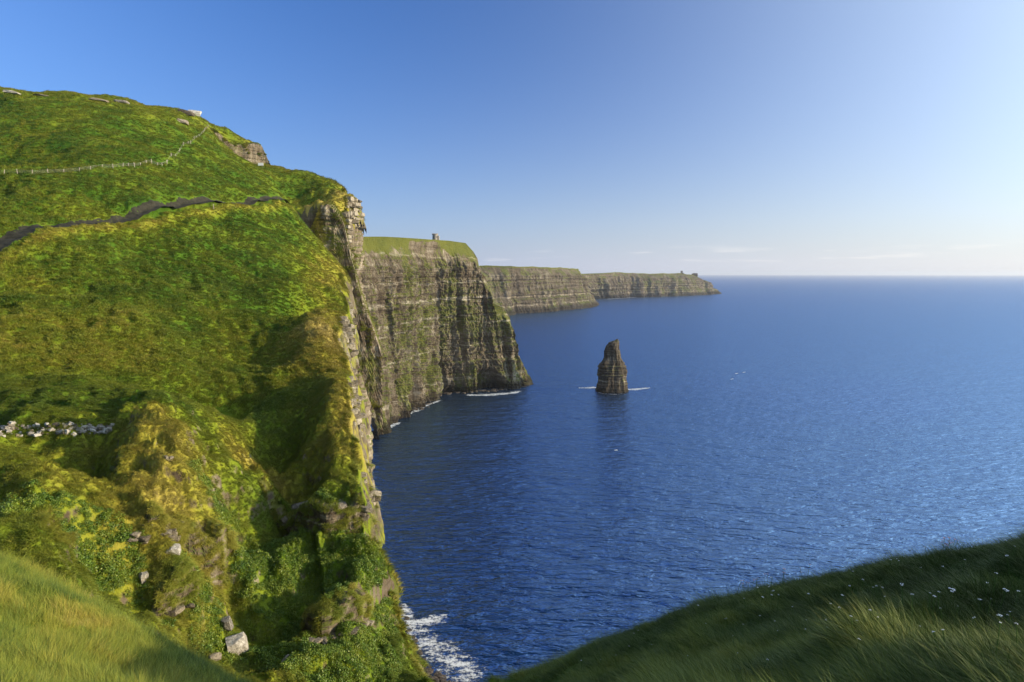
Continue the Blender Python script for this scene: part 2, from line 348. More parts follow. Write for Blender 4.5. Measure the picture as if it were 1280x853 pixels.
MC_MID = mat_cliff("headland_rock", 0.50, 0.74, 1.6, 1.8, ((119, 2.6, .8), (97, 1.6, .55), (88, 1.4, .5), (139, 1.5, .4), (60, 1.4, .5), (20, 3.0, .45), (170, 1.6, .3)))
MC_FAR = mat_cliff("far_cliff_rock", 0.38, 0.56, 3.0, 4.0, ((62, 4, .5), (30, 3, .4)))

# polar grid, denser where the gully side rises
rr = np.concatenate([np.linspace(36, 50, 24)[:-1], np.linspace(50, 66, 110)[:-1], np.linspace(66, 115, 260)[:-1], np.geomspace(115, 200, 130)[:-1], np.geomspace(200, 305, 90)[:-1], np.linspace(305, 345, 75)[:-1], np.geomspace(345, 405, 36)[:-1], np.linspace(405, 455, 50)[:-1], np.geomspace(455, 520, 20)])
aa = np.concatenate([np.linspace(-1.02, -0.74, 40)[:-1], np.linspace(-0.74, -0.10, 520), np.linspace(-0.10, 0.14, 60)[1:]])
RR, AA = np.meshgrid(rr, aa, indexing='ij')
X = RR*np.sin(AA); Y = RR*np.cos(AA)
def dryness(X, Y):
    """dry straw sward along the bank, the cliff edge and the gully side; lush in the hollows"""
    D = np.hypot(X, Y); sd, _ = seg_dist(X, Y, COAST); b = line_prof(X, Y, BANK)
    d = np.full(X.shape, 0.30)
    d += 0.30*np.exp(-((b-.6)/2.2)**2)*(Y < 340)
    d += 0.30*sstep(-22, -3, sd)*sstep(110, 130, D)*(1-0.5*sstep(300, 380, Y))
    d += 0.14*(1-sstep(95, 120, D))+0.24*gauss(X, Y, 225, 610, 68, 8, 7)+0.20*gauss(X, Y, 200, 700, 60, 7, 6)+0.4*gauss(X, Y, 330, 570, 92, 5, 5)
    d += 0.40*gauss(X, Y, 440, 540, 132, 6, 20, .2)+0.25*gauss(X, Y, 395, 440, 176, 7, 22, .2)
    d -= 0.12*gauss(X, Y, 370, 700, 82, 10, 14)
    d += 0.30*gauss(X, Y, 400, 290, 312, 22, 14)+.22*gauss(X, Y, 415, 245, 335, 20, 14)
    d += 0.16*sstep(250, 290, Y)*sstep(-100, -200, X)*sstep(290, 320, Y)
    d += 0.22*gauss(X, Y, 100, 440, 108, 20, 18)
    return d
fl = lambda a: a.ravel()
Z = H(X, Y)
sd, _ = seg_dist(fl(X), fl(Y), COAST)
keep = sd.reshape(X.shape) < 3.0
F = grid_faces(*X.shape); kf = keep.ravel()[F].any(1)
b = line_prof(fl(X), fl(Y), BANK)
me = mesh_from("hillside", np.stack([X, Y, Z], -1).reshape(-1, 3), F[kf])
add_attr(me, "dry", dryness(fl(X), fl(Y)))
add_attr(me, "rocky", np.ones(X.size)); add_attr(me, "path", sstep(2.3, 1.5, np.abs(b+4.6+.5*fbm(fl(X)*.2, fl(Y)*.2, 51, 2)))*(fl(Y) < 335)*0.0)
tag(link("hillside", me, MG), kind="structure")

# the worn path, a thin sheet of earth with the bank's shade put into its dark colour
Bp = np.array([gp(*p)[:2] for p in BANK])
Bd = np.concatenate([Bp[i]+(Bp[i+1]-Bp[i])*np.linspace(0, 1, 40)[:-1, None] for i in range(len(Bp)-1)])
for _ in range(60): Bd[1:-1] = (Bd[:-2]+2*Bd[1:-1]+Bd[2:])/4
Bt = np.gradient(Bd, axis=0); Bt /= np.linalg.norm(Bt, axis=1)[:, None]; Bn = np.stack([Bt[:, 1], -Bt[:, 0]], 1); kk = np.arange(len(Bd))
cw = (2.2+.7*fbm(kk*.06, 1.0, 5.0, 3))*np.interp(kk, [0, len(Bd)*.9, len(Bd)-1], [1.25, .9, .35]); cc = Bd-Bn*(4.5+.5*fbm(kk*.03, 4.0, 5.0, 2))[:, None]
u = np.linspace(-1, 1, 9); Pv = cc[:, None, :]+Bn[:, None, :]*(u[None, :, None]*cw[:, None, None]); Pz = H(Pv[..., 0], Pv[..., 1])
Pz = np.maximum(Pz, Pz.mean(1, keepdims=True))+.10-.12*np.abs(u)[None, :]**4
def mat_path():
    t = NT("shaded_path_earth"); p = t.pos(); n = t.noise(p, .9, 5, .7)
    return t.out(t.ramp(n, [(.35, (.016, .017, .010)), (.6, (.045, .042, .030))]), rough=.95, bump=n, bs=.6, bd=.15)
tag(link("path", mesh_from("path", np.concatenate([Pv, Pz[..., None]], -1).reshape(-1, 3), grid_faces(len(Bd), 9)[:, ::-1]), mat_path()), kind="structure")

# ------------------------------------------------------------------ cliffs
def strata(z, s, seed, scale=1.0):
    """outward offset of each bed of rock, varying slowly along the face"""
    o = 0
    for k, (th, am) in enumerate(((9.0, 1.0), (3.7, .8), (1.6, .45))):
        q = z/(th*scale)+0.25*np.sin(s*.02/scale+k)+seed*3.1+k
        i = np.floor(q); f = q-i
        h0 = np.sin(i*127.1+seed*311.7+k)*43758.5453; h0 = h0-np.floor(h0)
        h1 = np.sin((i+1)*127.1+seed*311.7+k)*43758.5453; h1 = h1-np.floor(h1)
        o = o+am*((h0-.5)+(h1-h0)*sstep(.86, 1.0, f))
    return o*scale
def densify(poly, step):
    out = []
    for a, b in zip(poly[:-1], poly[1:]):
        n = max(1, int(np.linalg.norm((b-a)[:2])/step(a) if callable(step) else np.linalg.norm((b-a)[:2])/step)); out += [a+(b-a)*k/n for k in range(n)]
    return np.array(out+[poly[-1]])

# near sea cliff under the turf edge
C = densify(COAST, lambda a: 0.35+0.0022*np.hypot(*a))
for _ in range(3): C[1:-1] = (C[:-2]+2*C[1:-1]+C[2:])/4
tan = np.gradient(C, axis=0); tan /= np.linalg.norm(tan, axis=1)[:, None]; nor = np.stack([tan[:, 1], -tan[:, 0]], 1)
inn = C-nor*0.9; ztop = H(inn[:, 0], inn[:, 1])-0.25
m = 200; tt = np.linspace(0, 1, m)[None, :]**1.25
ss = np.r_[0, np.cumsum(np.linalg.norm(np.diff(C, axis=0), axis=1))][:, None]
zz = ztop[:, None]*(1-tt)+(-6)*tt; dep = ztop[:, None]-zz
A_, B_, C_ = [np.broadcast_to(v, zz.shape) for v in (ss, zz, C[:, 1][:, None])]
off = 0.012*dep+0.5*(1-np.exp(-dep/3))
off = off+np.clip(dep/4, 0, 1)*((.8+C_/120)*strata(zz+1.5*fbm(fl(A_)*.03, fl(B_)*.03, 4, 2).reshape(zz.shape), ss, 1.3, .5)+2.4*fbm(fl(A_)*.06, fl(B_)*.012, 3, 3).reshape(zz.shape)
      +2.2*fbm(fl(A_)*.16, fl(B_)*.05, 8, 3, ridged=True).reshape(zz.shape)+0.5*fbm(fl(A_)*.8, fl(B_)*.8, 2, 3).reshape(zz.shape))
PX = inn[:, 0][:, None]+nor[:, 0][:, None]*off; PY = inn[:, 1][:, None]+nor[:, 1][:, None]*off
me = mesh_from("sea_cliff", np.stack([PX, PY, zz], -1).reshape(-1, 3), grid_faces(*zz.shape)[:, ::-1], smooth=False)
add_attr(me, "brow", fl(.15+.75*(1-sstep(0, 9, dep))))
tag(link("sea_cliff", me, MC_NEAR), kind="structure")

def rock_face(poly, h, sc, mat, amp=2.0, step_=None, base=1.0, name="rock_face", t0=0, out=.6, up=1.0):
    poly = np.array([gp(*p)[:2] for p in poly]); Cc = densify(poly, step_ or .35*sc/.3)
    k = np.r_[0, np.cumsum(np.linalg.norm(np.diff(Cc, axis=0), axis=1))]
    ta = np.gradient(Cc, axis=0); ta /= np.linalg.norm(ta, axis=1)[:, None]
    for _ in range(12): ta[1:-1] = (ta[:-2]+2*ta[1:-1]+ta[2:])/4
    ta /= np.linalg.norm(ta, axis=1)[:, None]; no = np.stack([ta[:, 1], -ta[:, 0]], 1)
    Cc = Cc+no*(2.2*sc*fbm(k*.25/sc*.3, 5.0, 1.0, 3))[:, None]
    lo = Cc+no*1.2*out; hi = Cc-no*2.4*up
    zb = H(lo[:, 0], lo[:, 1])-base; zt_ = H(hi[:, 0], hi[:, 1]); zt_ = np.maximum(zt_, zb+base+.3)-.1
    if t0: zt_ = zb+(zt_-zb)*sstep(0, t0, k)
    m_ = max(24, int(h/(.16*sc/.3))); t = np.linspace(0, 1, m_)[None, :]; z = zt_[:, None]*(1-t)+zb[:, None]*t; A = np.broadcast_to(k[:, None], z.shape)
    w = fbm(fl(A)*.05/sc, fl(z)*.05/sc, 6, 2).reshape(z.shape)
    off = (strata(z+w*sc, A, h, sc)*amp+(1.6*sc*fbm(fl(A)*.28/sc*.5, fl(z)*.1/sc*.5, 3, 3, ridged=True)+.7*sc*fbm(fl(A)*.9/sc, fl(z)*.9/sc, 8, 2)).reshape(z.shape))
    off = out*.9+off*.9*sstep(0, .06, t)-2.8*up*(1-sstep(0, .10, t))+.3*sc*t
    Pp = np.stack([Cc[:, 0][:, None]+no[:, 0][:, None]*off, Cc[:, 1][:, None]+no[:, 1][:, None]*off, z], -1)
    me = mesh_from(name, Pp.reshape(-1, 3), grid_faces(*z.shape)[:, ::-1], smooth=False); add_attr(me, "brow", fl(np.broadcast_to(.75*(1-sstep(.0, .12, t)), z.shape)))
    FACES.append((Pp, np.broadcast_to(no[:, None, :], (*z.shape, 2)), np.broadcast_to(t, z.shape), np.broadcast_to(k[:, None], z.shape), sc))
    return tag(link(name, me, mat), kind="structure")
FACES = []
for i, (pts, h, t0, t1, fade, wd, rag) in enumerate(STEPS):
    if i == 0: rock_face(pts[1:-1]+[(474,345,319)], h, .8, MC_NEAR, 2.0, .6, 1.5, "promontory_face", 10, 4.6, 2.2)
    elif i == 1: rock_face(pts, h, .6, MC_NEAR, 2.0, .6, 1.5, "outcrop_face", 12, 1.6, 1.3)
    elif h == 4.5: rock_face(pts, h, .3, MC_NEAR, 2.4, .25, .8, "edge_face", 2, 1.6, .8)
    else: rock_face(pts, h, .16 if i < 5 else .12, MC_LEDGE, 2.4, .14, .6, "ledge_face", 1.5, .7, .5)
def headland(name, cols, nx, nz, mat, ribs, scale, seed, back, top_lip, caves=(), smooth=False, brow=.11, bpx=((0, 2000), (1, 1))):
    """cols: (px, top py, top Y, foot py or None, foot X/Y override); the face is a wall with beds, ribs and clefts, with the plateau behind it"""
    tops = []; feet = []
    for px, ty, tY, fx, fy in cols:
        tops.append(pt(px, ty, tY)); feet.append(sea_pt(fx, fy))
    tops = np.array(tops); feet = np.array(feet); k = np.r_[0, np.cumsum(np.linalg.norm(np.diff(feet[:, :2]+tops[:, :2], axis=0), axis=1)/2)]
    s = np.linspace(0, k[-1], nx); T = np.stack([np.interp(s, k, tops[:, i]) for i in range(3)], 1); Fo = np.stack([np.interp(s, k, feet[:, i]) for i in range(3)], 1)
    if scale > 3: T[:, 2] += 1.5*scale*fbm(s*.012/scale*3, 4.0, seed, 4)
    pxs = np.interp(s, k, [c[0] for c in cols])
    mid = (T+Fo)/2; tan = np.gradient(mid[:, :2], axis=0); tan /= np.linalg.norm(tan, axis=1)[:, None]
    for _ in range(30): tan[1:-1] = (tan[:-2]+tan[1:-1]*2+tan[2:])/4
    tan /= np.linalg.norm(tan, axis=1)[:, None]; nor = np.stack([tan[:, 1], -tan[:, 0]], 1)
    t = np.linspace(0, 1, nz)[None, :]; S_ = np.broadcast_to(s[:, None], (nx, nz))
    z = T[:, 2][:, None]*(1-t)+(-4)*t
    zn = t  # depth fraction
    # grassy brow takes the first share of the run, then the face is steep
    lip = top_lip(pxs)[:, None]
    run = lip*sstep(0, 0.14, zn)+(1-lip)*(0.5*zn+0.5*zn**2)
    bx = T[:, 0][:, None]*(1-run)+Fo[:, 0][:, None]*run; by = T[:, 1][:, None]*(1-run)+Fo[:, 1][:, None]*run
    env = sstep(0.04, 0.2, zn); f = fl(S_); zf = fl(np.broadcast_to(z, (nx, nz)))
    off = env*(strata(z, S_, seed, scale)*2.0
        + ribs*(fbm(f*.030/scale, zf*.006/scale, seed, 2, ridged=True).reshape(nx, nz)-.2)*(0.45+0.8*zn)
        + ribs*.55*fbm(f*.085/scale, zf*.012/scale, seed+4, 3, ridged=True).reshape(nx, nz)
        + ribs*.22*fbm(f*.4/scale, zf*.25/scale, seed+9, 3).reshape(nx, nz))
    off = off+(1-env)*1.2*scale*fbm(f*.05, zf*.05, seed+2, 3).reshape(nx, nz)
    for cx, w, t0, dpt in caves:
        off = off-dpt*np.exp(-np.abs((pxs[:, None]-cx)/w)**3)*sstep(t0, t0+.10, zn+0.05*np.abs((pxs[:, None]-cx)/w)**2*-1)
    fx = bx+nor[:, 0][:, None]*off; fy = by+nor[:, 1][:, None]*off
    # plateau rows behind the edge
    nb = 14; u = np.linspace(1, 0, nb+1)[:-1][None, :]
    inw = -nor; bxx = T[:, 0][:, None]+(back[0])*u**1.5; byy = T[:, 1][:, None]+(back[1])*u**1.5
    bz = T[:, 2][:, None]+back[2]*u*np.ones((nx, 1))
    Xa = np.concatenate([bxx, fx], 1); Ya = np.concatenate([byy, fy], 1); Za = np.concatenate([bz, np.broadcast_to(z, (nx, nz))], 1)
    me = mesh_from(name, np.stack([Xa, Ya, Za], -1).reshape(-1, 3), grid_faces(*Za.shape)[:, ::-1], smooth=smooth)
    zn2 = np.concatenate([np.zeros((nx, nb)), np.broadcast_to(zn, (nx, nz))], 1)
    bw = brow*np.interp(pxs, bpx[0], bpx[1])[:, None]*(1+1.3*fbm(s*.05/scale, 2.0, seed, 4))[:, None]; add_attr(me, "brow", fl(1-sstep(bw*.5, bw*1.5+1e-3, zn2)))
    return tag(link(name, me, mat), kind="structure")

# columns: px, top py, top Y, foot px, foot py
headland("tower_headland", [
  (400,296,560, 452,548),(440,296,610, 466,540),(455,296,640, 478,526),(480,296,668, 500,519),(500,297,695, 520,508),(530,299,740, 545,492),(560,301,790, 575,489),(582,304,828, 600,488),
  (592,315,838, 612,487),(597,324,840, 620,486),(600,340,843, 626,486),(607,346,845, 630,485),(609,364,847, 634,485),(613,378,849, 638,484),(629,385,851, 643,484),(637,397,853, 646,483),(640,416,855,648,483),(643,440,858, 651,482),(650,446,860,654,482),(652,474,864,655,482),(649,474,880,657,481),(600,380,960,654,478),(560,330,1050,630,474)],
  900, 360, MC_MID, 15.0, 1.1, 2.0, (-160, 420, -6), lambda p: np.interp(p, [400, 500, 585, 600], [.45, .35, .4, .1]),
  caves=((489, 8, .78, 20), (540, 7, .88, 12), (590, 12, .80, 24), (509, 4, .70, 12), (560,3,.3,3), (527,3,.55,7), (470,4,.5,5)), bpx=((440, 500, 515, 542, 552, 580, 592), (.8, .6, .12, .1, .6, .8, .0)))
headland("far_cliff", [
  (560,332,1900, 575,400),(600,332,2350, 620,396),(640,333,2400, 650,392),(680,334,2560, 690,389),(700,335,2700, 712,387),(722,336,2900, 735,384),(727,343,2960, 741,382.5),(728,350,3010,741,380),(700,350,3200,735,377)],
  420, 110, MC_FAR, 26, 4.0, 5.0, (-300, 1300, -10), lambda p: np.interp(p, [560, 800], [.12, .12]), brow=.03)
headland("distant_cliff", [
  (700,343,3400, 730,373.5),(733,343,3700, 741,373.2),(760,341.5,3900, 765,372.5),(775,340.7,4000, 778,372),(800,342,4150, 803,371.5),(830,342,4300, 828,371),(852,342,4500, 858,369.5),(868,344,4650, 878,368.5),(882,352,4750, 890,368),(893,364,4850, 895,367.3),(880,364,5300, 893,364)],
  360, 80, MC_FAR, 40, 5.0, 7.0, (-200, 1500, -15), lambda p: np.interp(p, [700, 860, 890], [.15, .3, .5]), brow=.03)

# ------------------------------------------------------------------ sea stack
def stack():
    base = sea_pt(766, 489); D = base[1]; k = D/FPX*1.0
    ys = np.array([424, 425.5, 428, 431, 435, 441, 448, 452, 456, 461, 470, 479, 484, 487, 490])
    xl = np.array([769.5, 768, 760, 757.5, 755, 754.5, 754, 751, 748, 747.5, 747.5, 747.5, 746.5, 746, 746])
    xr = np.array([771.5, 772, 773, 773.4, 774, 774.5, 776, 778, 780.5, 782, 782.6, 782.8, 783, 784, 785])
    nz, na = 150, 200
    yy = np.linspace(424, 490, nz); L = np.interp(yy, ys, xl); Rr = np.interp(yy, ys, xr)
    zt = np.array([pt(766, y, D)[2] for y in yy])-pt(766, 489, D)[2]
    th = np.linspace(0, 2*np.pi, na, endpoint=False)
    c = ((L+Rr)/2-766)*k; hw = (Rr-L)/2*k
    TH, ZZ = np.meshgrid(th, zt, indexing='ij')
    cs, sn = np.cos(TH), np.sin(TH)
    n = 3.0; rad = 1/(np.abs(cs)**n+np.abs(sn)**n)**(1/n)
    rx = hw[None, :]; ry = np.maximum(hw[None, :]*0.8, 1.0)
    x = c[None, :]+rx*rad*cs; y = ry*rad*sn
    o = strata(ZZ, TH*20, 4.2, .6)*2.6+2.8*fbm(fl(x)*.09, fl(y)*.09, fl(ZZ)*.02, 3, ridged=True).reshape(x.shape)-1.5+.7*fbm(fl(x)*.4, fl(y)*.4, fl(ZZ)*.25, 3).reshape(x.shape)
    o *= np.clip(hw[None, :]/9, .3, 1)
    x = x+o*cs; y = y+o*sn
    V = np.stack([x+base[0], y+base[1], ZZ], -1).reshape(-1, 3); F = grid_faces(na, nz)
    i = np.arange(nz-1); w = (na-1)*nz
    F = np.concatenate([F, np.stack([w+i, w+i+1, i+1, i], 1)])
    top = len(V); V = np.concatenate([V, [[c[0]+base[0], base[1], zt[0]+.3]]])
    me = mesh_from("sea_stack", V, F[:, ::-1], smooth=False)
    add_attr(me, "brow", np.zeros(len(V)))
    tag(link("sea_stack", me, MC_STACK), "tall dark layered rock stack standing alone in the sea with foam at its foot", "sea stack")
MC_STACK = mat_cliff("stack_rock", 0.27, 0.36, 0.8, 1, ((14, 1.2, .5), (20, .8, .5), (9, .8, .4)))
stack()

# ------------------------------------------------------------------ foreground banks
SIL_R = [(600,872,14),(630,853,14),(690,826,13.8),(760,795,13.5),(830,770,13.2),(900,745,13),(950,735,12.6),(1000,721,12.2),(1060,704,12),(1110,690,11.6),(1150,681,11.3),(1200,680,11),(1240,672,10.8),(1280,665,10.5),(1380,645,10)]
SIL_L = [(-120,640,13),(0,695,12),(60,716,12),(120,742,12),(180,776,11.8),(230,808,11.5),(280,835,11.2),(320,853,11),(380,885,11)]
FG = []
for px, py, Yb in SIL_R+SIL_L:
    a, q = ray(px, py)
    FG += [(a*Yb, Yb, q*Yb), (a*Yb*1.12, Yb*1.12, q*Yb*1.12*1.045), (a*Yb*1.5, Yb*1.5, q*Yb*1.5*1.35), (a*Yb*2.2, Yb*2.2, q*Yb*2.2*1.8), (a*Yb*3.2, Yb*3.2, q*Yb*3.2*2.2)]
for px, py, Yb in [(1280,853,3.7),(1100,853,4.6),(900,853,6.2),(760,853,8.8),(1280,760,6.0),(1100,780,6.8),(950,800,8.5),(1150,730,8.8),(1280,710,8.0),
                   (0,853,5.2),(150,853,6.6),(0,770,8.2),(100,800,8.4),(240,853,8.6),(-150,800,5.5)]:
    a, q = ray(px, py); FG.append((a*Yb, Yb, q*Yb))
FG += [(0,0.8,-1.75),(0,3,-2.6),(2,0.5,-1.7),(-2,.5,-1.7),(5,1,-2.0),(-5,1,-2.2),(0,7,-5.4),(-1,14,-13),(0,20,-24),(0,30,-45)]
FG = np.array(FG, float)
def fab(X, Y): return np.stack([X/12, Y/12], -1)
FC = tps_fit(fab(FG[:, 0], FG[:, 1]), FG[:, 2], 1e-4)
RIDGE = np.array([(2.0, 4.0), (3.3, 5.6), (5.0, 7.0), (7.6, 8.6), (10, 9.6)])
def HF(X, Y):
    sh = X.shape; X = fl(np.asarray(X, float)); Y = fl(np.asarray(Y, float))
    z = tps_eval(FC, fab(FG[:, 0], FG[:, 1]), fab(X, Y))
    z += 0.28*fbm(X*.33, Y*.33, 11, 3)*sstep(1, 5, np.hypot(X, Y))+0.10*fbm(X*1.4, Y*1.4, 12, 3)*sstep(1, 3, np.hypot(X, Y))
    z -= .20*sstep(4, 9, np.hypot(X, Y))
    z += .36*np.exp(-(seg_dist(X, Y, RIDGE)[0]/.45)**2)*sstep(2.0, 3.2, X)
    return (z+CAMZ).reshape(sh)
rr = np.concatenate([np.linspace(.7, 18, 200), np.geomspace(18.3, 42, 40)]); aa = np.linspace(-1.25, 1.25, 320)
RR, AA = np.meshgrid(rr, aa, indexing='ij'); X = RR*np.sin(AA); Y = RR*np.cos(AA); Zf = HF(X, Y)
me = mesh_from("grass_bank", np.stack([X, Y, Zf], -1).reshape(-1, 3), grid_faces(*X.shape))
add_attr(me, "dry", 0.40-0.22*sstep(-1, 2, fl(X))); add_attr(me, "rocky", np.zeros(X.size)); add_attr(me, "path", np.zeros(X.size))  # darker green on the right puts that side's shade into the colour
tag(link("grass_bank", me, MG), kind="structure")
#@@DETAIL
# ------------------------------------------------------------------ finding the ground under a sight line (used once to survey positions)
def hit(px, py, h=H, y0=40.0, y1=520.0):
    a, q = ray(px, py); ys = np.geomspace(y0, y1, 1400); zz = CAMZ+q*ys; g = h(a*ys, ys)
    k = np.nonzero(zz < g)[0]
    if not len(k): k = [int(np.argmin(zz-g))]
    y = ys[k[0]]; return np.array([a*y, y, g[k[0]]])
def surf(h, X, Y, e=0.15):
    z = h(X, Y); zx = h(X+e, Y)-z; zy = h(X, Y+e)-z
    n = np.stack([-zx/e, -zy/e, np.ones_like(z)], -1); n /= np.linalg.norm(n, axis=-1)[..., None]
    return z, n

# ------------------------------------------------------------------ vegetation
def mat_blades():
    t = NT("grass_blades"); g = grass_colour(t, t.attr("dry", True))
    tip = t.attr("tip"); c = t.mix(t.math('MULTIPLY', tip, 0.20), g, (0.34, 0.27, 0.07))
    return t.out(c, rough=0.6, spec=0.25)
def mat_leaves():
    t = NT("leaves"); p = t.pos()
    r_ = t.math('ADD', t.math('MULTIPLY', t.noise(p, 0.5, 3, 0.6), 0.7), t.math('MULTIPLY', t.attr("tip"), 0.3))
    c = t.ramp(r_, [(0.25, (0.025, 0.075, 0.008)), (0.5, (0.095, 0.155, 0.012)), (0.75, (0.20, 0.23, 0.024))])
    return t.out(c, rough=0.5, spec=0.35)
MBL, MLF = mat_blades(), mat_leaves()
def add_tip(me, tip): add_attr(me, "tip", tip)
def tuft(name, nb, h, spread, w, lean, seg=2, droop=0.6, seed=0):
    g = np.random.default_rng(seed); V = []; F = []; T = []
    for b in range(nb):
        a = g.uniform(0, 2*np.pi); r0 = spread*math.sqrt(g.random()); x, y = r0*math.cos(a), r0*math.sin(a)
        hh = h*g.uniform(.6, 1.15); da = g.normal(0, .7); out = g.uniform(.2, 1.0)*lean; dx, dy = math.cos(da)*out+math.cos(a)*.25, math.sin(da)*out+math.sin(a)*.25
        wa = g.uniform(0, np.pi); wx, wy = math.cos(wa)*w/2, math.sin(wa)*w/2; i0 = len(V)
        for k in range(seg+1):
            t = k/seg; cx = x+dx*hh*t**1.6; cy = y+dy*hh*t**1.6; cz = hh*(t-droop*.5*lean*t*t)-.04
            ww = 1-t*.92
            if k < seg: V += [(cx-wx*ww, cy-wy*ww, cz), (cx+wx*ww, cy+wy*ww, cz)]; T += [t, t]
            else: V += [(cx, cy, cz)]; T += [1.0]
        for k in range(seg-1): j = i0+2*k; F += [(j, j+1, j+3), (j, j+3, j+2)]
        j = i0+2*(seg-1); F.append((j, j+1, j+2))
    me = mesh_from(name, V, F, smooth=False); add_tip(me, T); me.materials.append(MBL); return bpy.data.objects.new(name, me)
def leafy(name, n, rad, leaf, seed=0, flat=.75):
    g = np.random.default_rng(seed); V = []; F = []; T = []
    for i in range(n):
        d = g.normal(size=3); d[2] = abs(d[2]); d /= np.linalg.norm(d); c = d*rad*g.uniform(.55, 1.05)*np.array([1, 1, flat])
        u = g.normal(size=3); u /= np.linalg.norm(u); nrm = d+.6*g.normal(size=3); nrm /= np.linalg.norm(nrm); u -= nrm*u.dot(nrm); u /= np.linalg.norm(u); v = np.cross(nrm, u)
        l = leaf*g.uniform(.6, 1.3); j = len(V); V += [c-u*l*.6, c+v*l*.32, c+u*l*.6, c-v*l*.32]; F += [(j, j+1, j+2), (j, j+2, j+3)]; T += [g.random()]*4
    me = mesh_from(name, V, F, smooth=False); add_tip(me, T); me.materials.append(MLF); return bpy.data.objects.new(name, me)
def proto_coll(name, obs):
    c = bpy.data.collections.new(name)
    for o in obs: c.objects.link(o)
    return c
def scatter(name, coll, pts, nrm, spin, scl, dry, label, cat, up=0.6):
    me = bpy.data.meshes.new(name); me.vertices.add(len(pts)); me.vertices.foreach_set("co", np.asarray(pts, np.float32).ravel())
    d = nrm*(1-up)+np.array([0, 0, up]); d /= np.linalg.norm(d, axis=1)[:, None]
    rx = np.arcsin(-d[:, 1]); ry = np.arctan2(d[:, 0], d[:, 2])          # R = Ry Rx takes +Z to d ; spin goes first
    # Euler XYZ (Rz*Ry*Rx) of Ry(ry) Rx(rx) Rz(spin) worked out through matrices
    cs, sn = np.cos(spin), np.sin(spin); cx, sx = np.cos(rx), np.sin(rx); cy, sy = np.cos(ry), np.sin(ry)
    r00 = cy*cs+sy*sx*sn; r10 = cx*sn; r20 = -sy*cs+cy*sx*sn; r21 = sy*sn+cy*sx*cs; r22 = cy*cx
    eul = np.stack([np.arctan2(r21, r22), -np.arcsin(np.clip(r20, -1, 1)), np.arctan2(r10, r00)], 1)
    a = me.attributes.new("rot", 'FLOAT_VECTOR', 'POINT'); a.data.foreach_set("vector", eul.astype(np.float32).ravel())
    add_attr(me, "scl", scl); add_attr(me, "dry", dry)
    a = me.attributes.new("idx", 'INT', 'POINT'); a.data.foreach_set("value", rng.integers(0, 64, len(pts)).astype(np.int32))
    o = link(name, me); ng = bpy.data.node_groups.new(name, 'GeometryNodeTree')
    ng.interface.new_socket("Geometry", in_out='INPUT', socket_type='NodeSocketGeometry'); ng.interface.new_socket("Geometry", in_out='OUTPUT', socket_type='NodeSocketGeometry')
    N = ng.nodes; L = ng.links; gi = N.new("NodeGroupInput"); go = N.new("NodeGroupOutput"); ip = N.new("GeometryNodeInstanceOnPoints"); ci = N.new("GeometryNodeCollectionInfo")
    ci.inputs[0].default_value = coll; ci.inputs['Separate Children'].default_value = True; ci.inputs['Reset Children'].default_value = True
    mp = N.new("GeometryNodeMeshToPoints")
    def at(nm, ty):
        q = N.new("GeometryNodeInputNamedAttribute"); q.data_type = ty; q.inputs[0].default_value = nm; return q.outputs[0]
    L.new(gi.outputs[0], mp.inputs[0]); L.new(mp.outputs[0], ip.inputs['Points']); L.new(ci.outputs[0], ip.inputs['Instance']); ip.inputs['Pick Instance'].default_value = True
    L.new(at("idx", 'INT'), ip.inputs['Instance Index']); L.new(at("rot", 'FLOAT_VECTOR'), ip.inputs['Rotation']); L.new(at("scl", 'FLOAT'), ip.inputs['Scale'])
    L.new(ip.outputs[0], go.inputs[0]); md = o.modifiers.new("scatter", 'NODES'); md.node_group = ng
    return tag(o, label, cat, kind="stuff")

P_FG = proto_coll("tufts_close", [tuft("tuft", 34, .22, .12, .0065, 1.0, 3, .8, s) for s in range(6)]+[tuft("tuft", 20, .34, .10, .005, .8, 3, .6, s) for s in range(6, 8)])
P_MD = proto_coll("tufts_middle", [tuft("tuft", 30, .62, .24, .045, 1.0, 3, 1.0, s) for s in range(10, 15)])
P_FA = proto_coll("tufts_far", [tuft("tuft", 22, .50, .45, .075, .9, 2, .8, s) for s in range(20, 24)])
P_TU = proto_coll("tussocks", [tuft("tuft", 46, .75, .38, .06, .75, 3, 1.0, s) for s in range(40, 44)])
P_LF = proto_coll("leafy_clumps", [leafy("leafy_clump", 130, .42, .11, s) for s in range(30, 34)])

# foreground banks
n = 98000; g = rng
a = g.uniform(-.96, .98, n); r = 1.6+16.5*g.random(n)**1.15; X = r*np.sin(a); Y = r*np.cos(a); z, nm = surf(HF, X, Y)
k = (Y > 1.2)
lit = sstep(.5, -1.5, X)  # sunlit left bank: its brightness goes into the dryness, besides real straw
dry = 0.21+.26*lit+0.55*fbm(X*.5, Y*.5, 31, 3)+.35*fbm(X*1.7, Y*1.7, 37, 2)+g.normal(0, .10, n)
spin = math.pi*(.92)+.9*fbm(X*.4, Y*.4, 33, 2)*2+g.normal(0, .5, n)
scl = g.uniform(.55, 1.15, n)*(1+.9*fbm(X*1.1, Y*1.1, 35, 3))
scatter("bank_grass", P_FG, np.stack([X, Y, z], 1)[k], nm[k], spin[k], scl[k], dry[k], "long wind-combed grass covering the two near banks", "grass", .5)

